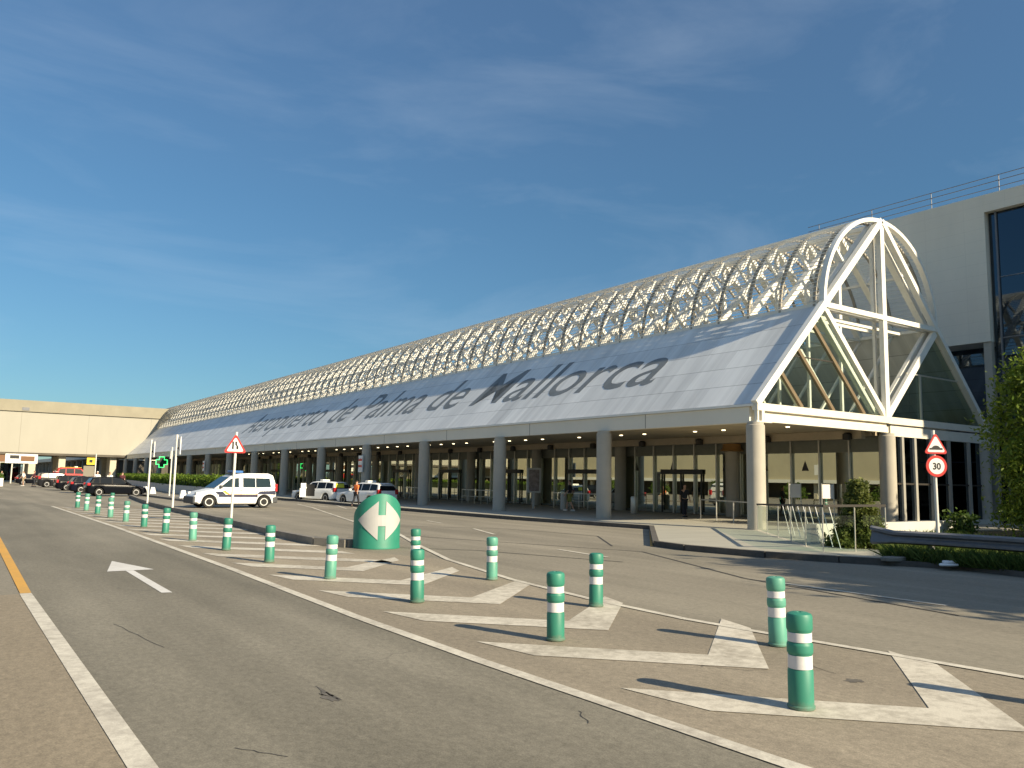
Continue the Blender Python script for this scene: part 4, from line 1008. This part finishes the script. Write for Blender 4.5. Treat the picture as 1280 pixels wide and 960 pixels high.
# ------------------------------------------------------------------ vehicles
def lerp_tab(tab, x):
    for (x0, v0), (x1, v1) in zip(tab, tab[1:]):
        if x <= x1: return v0+(v1-v0)*max(0, (x-x0))/(x1-x0)
    return tab[-1][1]
def make_car(name, P, label, group=None):
    """front at +x. P: L, W, wb, r, top (shoulder line table), roof (profile table), mats"""
    t = empty(name, (0, 0, 0), 0, label, P.get('cat', 'car'), group)
    Lh, W, r = P['L']/2, P['W']/2, P['r']; xf, xr = P['xf'], P['xr']
    xs = sorted(set([-Lh+P['L']*i/64 for i in range(65)]))
    b = MB(); rows = []
    for x in xs:
        e = min(1, (Lh-abs(x))/.35); w = W*(.80+.20*math.sqrt(max(0, 1-(1-e)**2)))
        zb = .20 if abs(x) < Lh-.25 else .26
        for xw in (xf, xr):
            d = abs(x-xw); ra = r+.06
            if d < ra: zb = max(zb, r+math.sqrt(ra*ra-d*d)*.95)
        zt = lerp_tab(P['top'], x); zb = min(zb, zt-.08)
        zm = zb+(zt-zb)*.55
        ring = [(0, zb), (w*.93, zb), (w, zb+.04), (w, zm), (w*.985, zt-.07), (w*.94, zt-.01), (w*.6, zt+.02), (0, zt+.03)]
        ring = ring+[(-y, z) for y, z in ring[-2:0:-1]]
        rows.append((len(b.v), len(ring))); b.v += [(x, y, z) for y, z in ring]
    for (a, n), (c, _) in zip(rows, rows[1:]):
        for k in range(n): b.f.append([a+k, a+(k+1) % n, c+(k+1) % n, c+k]); b.mi.append(0)
    b.f.append([rows[0][0]+k for k in range(rows[0][1])]); b.f.append([rows[-1][0]+k for k in range(rows[-1][1])]); b.mi += [0, 0]
    body = b.build('body', P['paint'], t, smooth=True)
    # greenhouse: side profile (x,z) polygon bottom->top, half width at belt and roof
    pb = P['cab']; wb_, wt = P['cw']; zbelt = pb[0][1]; ztop = max(z for _, z in pb)
    hw = lambda z: wb_+(wt-wb_)*max(0, min(1, (z-zbelt)/(ztop-zbelt)))
    b = MB(); n = len(pb)
    b.v = [(x, -hw(z), z) for x, z in pb]+[(x, hw(z), z) for x, z in pb]
    b.f = [list(range(n)), list(range(2*n-1, n-1, -1))]+[[k, (k+1) % n, n+(k+1) % n, n+k] for k in range(n)]; b.mi = [0]*(n+2)
    cb = b.build('roof', P['paint'], t, smooth=True, bevel=.07)
    for win in P['wins']:
        for sgn in (-1, 1):
            b = MB(); b.face([(x, sgn*(hw(z)+.008), z) for x, z in win]); w_ = b.build('side_window', P['glass'], cb)
    for key, nm in (('ws', 'windscreen'), ('rw', 'rear_window')):
        (x0, z0), (x1, z1) = P[key]; ox = .012 if key == 'ws' else -.012
        b = MB(); b.face([(x0+ox, -hw(z0)*.92, z0+.006), (x0+ox, hw(z0)*.92, z0+.006), (x1+ox, hw(z1)*.90, z1+.006), (x1+ox, -hw(z1)*.90, z1+.006)])
        b.build(nm, P['glass'], cb)
    for xw in (xf, xr):
        for sgn in (-1, 1):
            wl = empty('wheel', (xw, sgn*(W-.11), r)); wl.parent = t
            b = MB(); prof = [(r*.62, -.10), (r*.93, -.10), (r, -.06), (r, .06), (r*.93, .10), (r*.62, .10)]
            b.lathe(prof, n=28)
            for i, v in enumerate(b.v): b.v[i] = (v[0], v[2], v[1])
            b.build('tyre', 'rubber', wl, smooth=True)
            b = MB(); b.lathe([(.03, .085), (.05, .10), (r*.3, .085), (r*.55, .104), (r*.63, .10), (r*.63, .06)] if True else [], n=24)
            for i, v in enumerate(b.v): b.v[i] = (v[0], v[2]*sgn, v[1])
            b.build('rim', P.get('rim', 'rim'), wl, smooth=True)
    b = MB(); b.box(-Lh+.3, Lh-.3, -W+.25, W-.25, .16, .42); b.build('underbody', 'rubber', t)
    for sgn in (-1, 1):
        x0, z0, x1, z1 = P['tl']; b = MB(); b.box(x0, x1, sgn*(W-.28) if sgn > 0 else -(W-.02), sgn*(W-.02) if sgn > 0 else -(W-.28), z0, z1); b.build('tail_lamp', 'tail', t, bevel=.02)
        x0, z0, x1, z1 = P['hl']; b = MB(); b.box(x0, x1, (W-.34) if sgn > 0 else -(W-.09), (W-.09) if sgn > 0 else -(W-.34), z0, z1); b.build('headlight', 'headlamp', t, bevel=.03)
        mx_, mz = P['mir']; b = MB(); b.box(mx_-.06, mx_+.08, sgn*(W+.02)-.09, sgn*(W+.02)+.09, mz, mz+.14); b.build('mirror', P.get('mirm', P['paint']), t, bevel=.03)
        b = MB(); b.box(P['dh'][0], P['dh'][0]+.16, sgn*(W+.0)-.012, sgn*(W+.0)+.012, P['dh'][1], P['dh'][1]+.035); b.build('door_handle', 'black' if P['paint'] != 'car_black' else 'rim', t)
    b = MB(); b.box(-Lh-.012, -Lh+.03, -.26, .26, P.get('pz', .62), P.get('pz', .62)+.11); b.build('number_plate', 'plate', t)
    return t
HATCH = dict(L=4.2, W=1.74, r=.31, xf=1.3, xr=-1.27, top=[(-2.1, .62), (-2.02, .92), (-.9, .93), (.75, .90), (1.75, .74), (2.05, .60), (2.1, .45)],
    cab=[(-2.0, .88), (1.0, .86), (.25, 1.38), (-.2, 1.44), (-1.2, 1.43), (-1.72, 1.34)], cw=(.80, .60),
    wins=[[(-.35, .95), (.66, .93), (.16, 1.33), (-.35, 1.36)], [(-1.2, .96), (-.43, .95), (-.43, 1.36), (-1.2, 1.35)], [(-1.68, 1.0), (-1.27, .97), (-1.27, 1.34), (-1.55, 1.30)]],
    ws=((.93, .90), (.30, 1.34)), rw=((-1.95, .95), (-1.72, 1.32)), tl=(-2.08, .78, -1.86, .98), hl=(1.78, .58, 2.04, .74), mir=(.62, .92), dh=(-.3, .80),
    paint='car_black', glass='car_glass')
import copy as _c
def variant(**k): d = _c.deepcopy(HATCH); d.update(k); return d
ESTATE = variant(L=4.5, top=[(-2.25, .55), (-2.2, .95), (-.9, .95), (.85, .92), (1.9, .76), (2.2, .6), (2.25, .45)], xf=1.4, xr=-1.35,
    cab=[(-2.2, .9), (1.05, .88), (.3, 1.42), (-.2, 1.48), (-1.6, 1.47), (-2.05, 1.4)],
    wins=[[(-.35, .97), (.7, .95), (.2, 1.37), (-.35, 1.40)], [(-1.2, .98), (-.43, .97), (-.43, 1.40), (-1.2, 1.40)], [(-1.98, 1.0), (-1.27, .98), (-1.27, 1.40), (-1.9, 1.36)]],
    rw=((-2.17, .98), (-2.04, 1.38)), ws=((.99, .92), (.36, 1.38)), tl=(-2.24, .75, -2.05, 1.05), hl=(1.9, .6, 2.17, .76))
SUV = variant(L=4.5, W=1.84, r=.36, top=[(-2.25, .55), (-2.2, 1.08), (-.9, 1.08), (.85, 1.05), (1.9, .94), (2.2, .74), (2.25, .5)], xf=1.4, xr=-1.35,
    cab=[(-2.2, 1.02), (1.0, 1.0), (.35, 1.62), (-.2, 1.70), (-1.6, 1.69), (-2.0, 1.6)], cw=(.86, .68),
    wins=[[(-.35, 1.12), (.65, 1.10), (.24, 1.55), (-.35, 1.60)], [(-1.2, 1.12), (-.43, 1.12), (-.43, 1.60), (-1.2, 1.60)], [(-1.95, 1.14), (-1.27, 1.12), (-1.27, 1.6), (-1.85, 1.55)]],
    rw=((-2.17, 1.12), (-2.0, 1.58)), ws=((.94, 1.05), (.41, 1.58)), tl=(-2.25, .95, -2.0, 1.3), hl=(1.95, .72, 2.18, .9), mir=(.6, 1.1), dh=(-.3, .92), paint='car_graphite')
def park(P, x, y, rz, label, name='parked_car', group='cars parked by the far kerb', s=1):
    t = make_car(name, P, label, group); t.location = (x, y, .005); t.rotation_euler = (0, 0, rz); t.scale = (s, s, s); return t
park(HATCH, 11.2, 70.2, R(3), 'black hatchback seen side on, nearest of the row of parked dark cars', s=1.03)
park(variant(paint='car_navy'), 11.1, 79.8, R(4), 'dark hatchback with a red rear lamp, second in the parked row')
park(_c.deepcopy(ESTATE), 11.3, 90.8, R(4), 'black estate car third in the parked row, roof rails and red lamps')
park(_c.deepcopy(SUV), 11.2, 108, R(4), 'dark grey off-road car with tall rear lamps, behind the estate')
park(variant(paint='car_black'), 10.2, 128, R(4), 'small black car farthest in the parked row, people loading beside it')
RED = variant(paint='car_red', W=1.8, L=4.6, cat='car')
rv = make_car('red_car', dict(_c.deepcopy(SUV), paint='car_red', cat='car'), 'red estate car with a yellow roof stripe behind the parked dark cars'); rv.location = (15.4, 128, .005); rv.rotation_euler = (0, 0, R(5)); rv.scale = (1.25, 1.1, 1.42)
b = MB(); b.box(-1.6, .3, -.72, .72, 1.705, 1.74); b.build('roof_stripe', 'gold_stripe', rv)
b = MB(); b.box(-.3, .0, -.25, .25, 1.745, 1.83); b.build('roof_box', 'sign_white', rv)
# white patrol van
VAN = dict(L=4.11, W=1.72, r=.31, xf=1.31, xr=-1.38, cat='van', top=[(-2.05, .5), (-2.0, 1.02), (.62, 1.02), (1.0, .98), (1.75, .80), (2.0, .60), (2.055, .45)],
    cab=[(-2.0, .98), (1.12, .96), (.28, 1.62), (.0, 1.73), (-.6, 1.79), (-1.6, 1.80), (-1.86, 1.70), (-1.97, 1.3)], cw=(.84, .68),
    wins=[[(-.1, 1.06), (.82, 1.06), (.30, 1.50), (-.1, 1.55)], [(-.92, 1.06), (-.30, 1.06), (-.30, 1.55), (-.92, 1.55)], [(-1.72, 1.08), (-.95, 1.06), (-.95, 1.55), (-1.66, 1.54)]],
    ws=((1.06, 1.02), (.33, 1.60)), rw=((-1.985, 1.08), (-1.88, 1.62)), tl=(-2.06, .85, -1.93, 1.25), hl=(1.66, .64, 1.93, .80), mir=(.78, 1.02), mirm='van_grey', dh=(-.25, .9),
    paint='van_white', glass='van_glass', rim='rim_white')
vn = make_car('patrol_van', VAN, 'white police van with dark lower stripe and blue roof beacon, crossing behind the kerb')
vn.location = (13.42, 46.8, .005); vn.rotation_euler = (0, 0, R(180+3)); vn.scale = (1.13, 1.1, 1.07)
W_ = .862
for sgn in (-1, 1):
    y = sgn*(W_+.004)
    def strip(name, pts, m):
        b = MB(); b.face([(x, y, z) for x, z in pts]); b.build(name, m, vn)
    strip('side_stripe', [(-1.04, .56), (.88, .56), (.88, .68), (-1.04, .68)], 'navy_stripe')
    strip('side_stripe', [(-1.04, .68), (.45, .68), (.45, .705), (-1.04, .705)], 'orange_stripe')
    strip('livery_panel', [(.55, .685), (.92, .685), (1.08, .84), (.70, .84)], 'navy_stripe')
    for xx_ in (-.98, -.21, .93): strip('door_seam', [(xx_, .50), (xx_+.018, .50), (xx_+.018, 1.03), (xx_, 1.03)], 'van_grey')
    strip('livery_flash', [(.36, .71), (.44, .71), (.66, .90), (.57, .90)], 'orange_stripe')
    strip('livery_flash', [(.44, .712), (.53, .712), (.73, .90), (.66, .90)], 'gold_stripe')
    strip('livery_panel', [(-1.95, .70), (-1.0, .715), (-1.14, .86), (-1.95, .90)], 'navy_stripe')
b = MB(); b.box(1.60, 2.075, -.80, .80, .22, .58); b.build('front_bumper', 'van_grey', vn, bevel=.06)
b = MB(); b.box(-2.09, -1.72, -.85, .85, .26, .58); b.build('rear_bumper', 'van_grey', vn, bevel=.05)
b = MB(); b.box(.0, .16, -.55, .55, 1.74, 1.77); rb_ = b.build('roof_bar', 'dark_frame', vn)
b = MB(); b.box(-.38, .10, -.5, .5, 1.80, 1.92); b.build('beacon', 'blue_lamp', vn, bevel=.03)
# taxis
TAXI = _c.deepcopy(ESTATE); TAXI.update(paint='taxi_white', cat='taxi')
for (x, y, rz, lab, dz) in ((23.3, 50.3, R(104), 'white taxi with dark tailgate window, nearer of two beside the pavement', 0), (22.9, 57.3, R(112), 'white taxi with a yellow rear sticker and open front door, farther of two', 1)):
    t = make_car('taxi', TAXI, lab, 'white taxis at the terminal kerb'); t.location = (x, y, .005); t.rotation_euler = (0, 0, rz)
    b = MB(); b.box(-.55, -.25, -.35, .35, 1.48, 1.62); b.build('roof_sign', 'white_plastic', t, bevel=.03)
    if dz:
        b = MB(); b.face([(-2.165, -.2, 1.05), (-2.165, .62, 1.05), (-2.10, .56, 1.34), (-2.10, -.2, 1.34)]); b.build('window_sticker', 'bright_yellow', t)
        b = MB(); b.box(.62, .67, .84, 1.45, .32, .95); b.box(.60, .64, .88, 1.38, .95, 1.32); b.build('open_door', 'taxi_white', t, bevel=.03)
        b = MB(); b.box(-.28, .62, .868, .876, .40, 1.25); b.build('door_opening', 'black', t)

# ------------------------------------------------------------------ people
def skin_mesh(name, nodes, edges, m, parent, sub=2):
    me = bpy.data.meshes.new(name); me.from_pydata([n[0] for n in nodes], edges, []); o = bpy.data.objects.new(name, me); S.collection.objects.link(o)
    md = o.modifiers.new('s', 'SKIN'); sv = me.skin_vertices[0].data if me.skin_vertices else None
    if sv is None:
        bm = bmesh.new(); bm.from_mesh(me); bm.verts.layers.skin.verify(); bm.to_mesh(me); bm.free(); sv = me.skin_vertices[0].data
    for i, n in enumerate(nodes): sv[i].radius = (n[1], n[2] if len(n) > 2 else n[1]); sv[i].use_root = (i == 0)
    s2 = o.modifiers.new('u', 'SUBSURF'); s2.levels = sub; s2.render_levels = sub
    bpy.context.view_layer.update()
    nm = bpy.data.meshes.new_from_object(o.evaluated_get(bpy.context.evaluated_depsgraph_get()))
    bpy.data.objects.remove(o); nm.name = name; nm.materials.clear(); nm.materials.append(M[m])
    for p in nm.polygons: p.use_smooth = True
    r_ = bpy.data.objects.new(name, nm); S.collection.objects.link(r_); r_.parent = parent
    return r_
def person(loc, rz, label, shirt, trousers, s=1.0, stride=.22, arm=.2, shorts=False, group=None, hair='hair', vest=None):
    """faces +y; 1.72 m tall"""
    t = empty('person', loc, rz, label, 'person', group); t.scale = (s, s, s)
    st = stride
    hip = (0, 0, .92)
    def leg(sx, f): return [(sx*.09, 0, .88), (sx*.095, f*.45+.03, .48), (sx*.1, f-.02 if f > 0 else f-.05, .07), (sx*.105, f+.12, .035)]
    def armp(sx, f): return [(sx*.19, 0, 1.40), (sx*.235, -.02+f*.35, 1.13), (sx*.235, f+.06, .90), (sx*.23, f+.09, .81)]
    N_ = [((0, 0, .92), .12, .10), ((0, .01, 1.15), .115, .085), ((0, 0, 1.36), .14, .09), ((0, .0, 1.47), .055), ((0, .02, 1.56), .075, .085), ((0, .025, 1.66), .082, .095), ((0, .02, 1.70), .05)]
    E = [(0, 1), (1, 2), (2, 3), (3, 4), (4, 5), (5, 6)]
    for sx, f in ((1, st), (-1, -st)):
        k = len(N_); L_ = leg(sx, f); N_ += [(L_[0], .075), (L_[1], .055), (L_[2], .038), (L_[3], .03)]; E += [(0, k), (k, k+1), (k+1, k+2), (k+2, k+3)]
    for sx, f in ((1, -arm), (-1, arm)):
        k = len(N_); A = armp(sx, f); N_ += [(A[0], .045), (A[1], .038), (A[2], .03), (A[3], .03)]; E += [(2, k), (k, k+1), (k+1, k+2), (k+2, k+3)]
    body = skin_mesh('body', N_, E, 'skin', t)
    # shirt
    N2 = [((0, 0, .90), .15, .125), ((0, .01, 1.15), .145, .11), ((0, 0, 1.37), .165, .11), ((0, 0, 1.45), .075)]; E2 = [(0, 1), (1, 2), (2, 3)]
    for sx, f in ((1, -arm), (-1, arm)):
        k = len(N2); A = armp(sx, f); N2 += [(A[0], .062), (((A[0][0]+A[1][0])/2, (A[0][1]+A[1][1])/2, (A[0][2]+A[1][2])/2), .056), (A[1], .052)]; E2 += [(2, k), (k, k+1), (k+1, k+2)]
    skin_mesh('shirt', N2, E2, shirt, t)
    N3 = [((0, 0, .93), .145, .12)]; E3 = []
    for sx, f in ((1, st), (-1, -st)):
        k = len(N3); L_ = leg(sx, f); N3 += [(L_[0], .095), (L_[1], .075)]; E3 += [(0, k), (k, k+1)]
        if not shorts: N3.append(((L_[2][0], L_[2][1], .10), .055)); E3.append((k+1, k+2))
    skin_mesh('trousers', N3, E3, trousers, t)
    N4 = [((0, -.005, 1.60), .085, .09), ((0, .0, 1.68), .088, .1), ((0, .0, 1.715), .06)]; skin_mesh('hair', N4, [(0, 1), (1, 2)], hair, t, 1)
    for sx, f in ((1, st), (-1, -st)):
        L_ = leg(sx, f); b = MB(); b.box(L_[2][0]-.045, L_[2][0]+.045, L_[2][1]-.06, L_[2][1]+.2, 0, .085); b.build('shoe', 'black' if not shorts else 'white_cloth', t, bevel=.025)
    return t
person((21.35, 47.6, .01), R(-70), 'person in a bright orange vest walking behind the taxis past the arrow beacon', 'orange_vest', 'dark_cloth', .93)
person((29.6, 36.6, .14), R(40), 'person in dark top and olive shorts walking past the poster display', 'dark_cloth', 'olive_cloth', 1.02, shorts=True)
person((30.9, 29.0, .14), R(160), 'person in dark clothes standing at the doors between the first two columns', 'dark_cloth', 'dark_cloth', .95, stride=.08, arm=.1)
person((8.2, 116, .01), R(60), 'person in a white shirt and tan shorts standing left of the loaded car', 'white_cloth', 'tan_cloth', 1.05, shorts=True, stride=.1)
person((6.2, 122, .01), R(-40), 'person in a grey top with raised dark hair, near the white planter box', 'grey_cloth', 'dark_cloth', 1.05, stride=.12)
person((9.0, 112, .01), R(-100), 'person in a maroon top bending by the small black car', 'maroon_cloth', 'dark_cloth', 1.08, stride=.1, arm=.35)
person((12.1, 86, .01), R(20), 'person in a white shirt seen over the black hatchback roof, leftmost', 'white_cloth', 'grey_cloth', 1.12, hair='white_cloth')
person((13.1, 85.5, .01), R(200), 'person in a pale top seen over the black hatchback roof, in the middle', 'white_cloth', 'dark_cloth', 1.1)
person((14.1, 85, .01), R(-30), 'person in a maroon top beside the planter hedge end', 'maroon_cloth', 'tan_cloth', 1.1)

# ------------------------------------------------------------------ far kerbside things
t = empty('yellow_sign', (14.9, 112, 0), 0, 'yellow square board on a thin pole beneath the bridge', 'sign')
b = MB(); b.cyl((.55, 0, 0), (.55, 0, 4.1), .07, 8); b.build('pole', 'pole', t)
b = MB(); b.box(-.45, .45, -.06, 0, 2.75, 3.6); pn_ = b.build('board', 'yellow', t)
b = MB(); b.box(-.18, .18, -.07, -.061, 3.0, 3.36); b.build('symbol', 'black', pn_)
b = MB(); b.box(-.75, .45, .02, .1, 0, 2.6); b.build('backing_panel', 'grey_cloth', t)
t = empty('bus_shelter', (6.6, 140, 0), R(8), 'glazed kerbside shelter with a brown and white sign board on top', 'shelter')
b = MB(); b.box(-1.9, 3.2, -.8, .8, 3.0, 3.15); b.build('roof', 'wall_white', t)
b = MB(); b.box(-1.9, .6, -.9, -.82, 3.15, 4.1); b.build('sign_board', 'panel_dark', t)
b = MB(); b.box(.62, 4.8, -.92, -.8, 2.95, 4.3); wb2 = b.build('sign_board', 'sign_white', t)
b = MB(); b.box(1.2, 2.4, -.93, -.921, 3.6, 4.1); b.build('board_mark', 'black', wb2)
b = MB(); b.box(2.6, 4.4, -.93, -.921, 3.25, 4.0); b.build('board_mark', 'panel_dark', wb2)
for x in (-1.8, 0, 1.6, 3.1): b = MB(); b.box(x-.08, x+.08, -.75, -.6, 0, 3.0); b.build('post', 'alu', t)
b = MB(); b.box(-1.7, 3.0, .6, .64, .4, 2.9); b.build('back_glass', 'dark_glass', t)
t = empty('planter_box', (5.0, 112, 0), 0, 'white planter box with green plants at the far left edge', 'planter')
b = MB(); b.box(-2.2, .9, -.5, .5, 0, .95); b.build('box', 'white_plastic', t, bevel=.03)
leaf_cloud([(rnd.uniform(-2, .8), rnd.uniform(-.4, .4), rnd.uniform(.95, 1.6)) for i in range(60)], .15, 14, .12, 77).build('foliage', 'hedge', t)
fv = make_car('distant_van', dict(_c.deepcopy(VAN), rim='rim'), 'white van parked far off beneath the bridge at the left edge'); fv.location = (2.2, 175, .005); fv.rotation_euler = (0, 0, R(10)); fv.scale = (1.3, 1.2, 1.2)
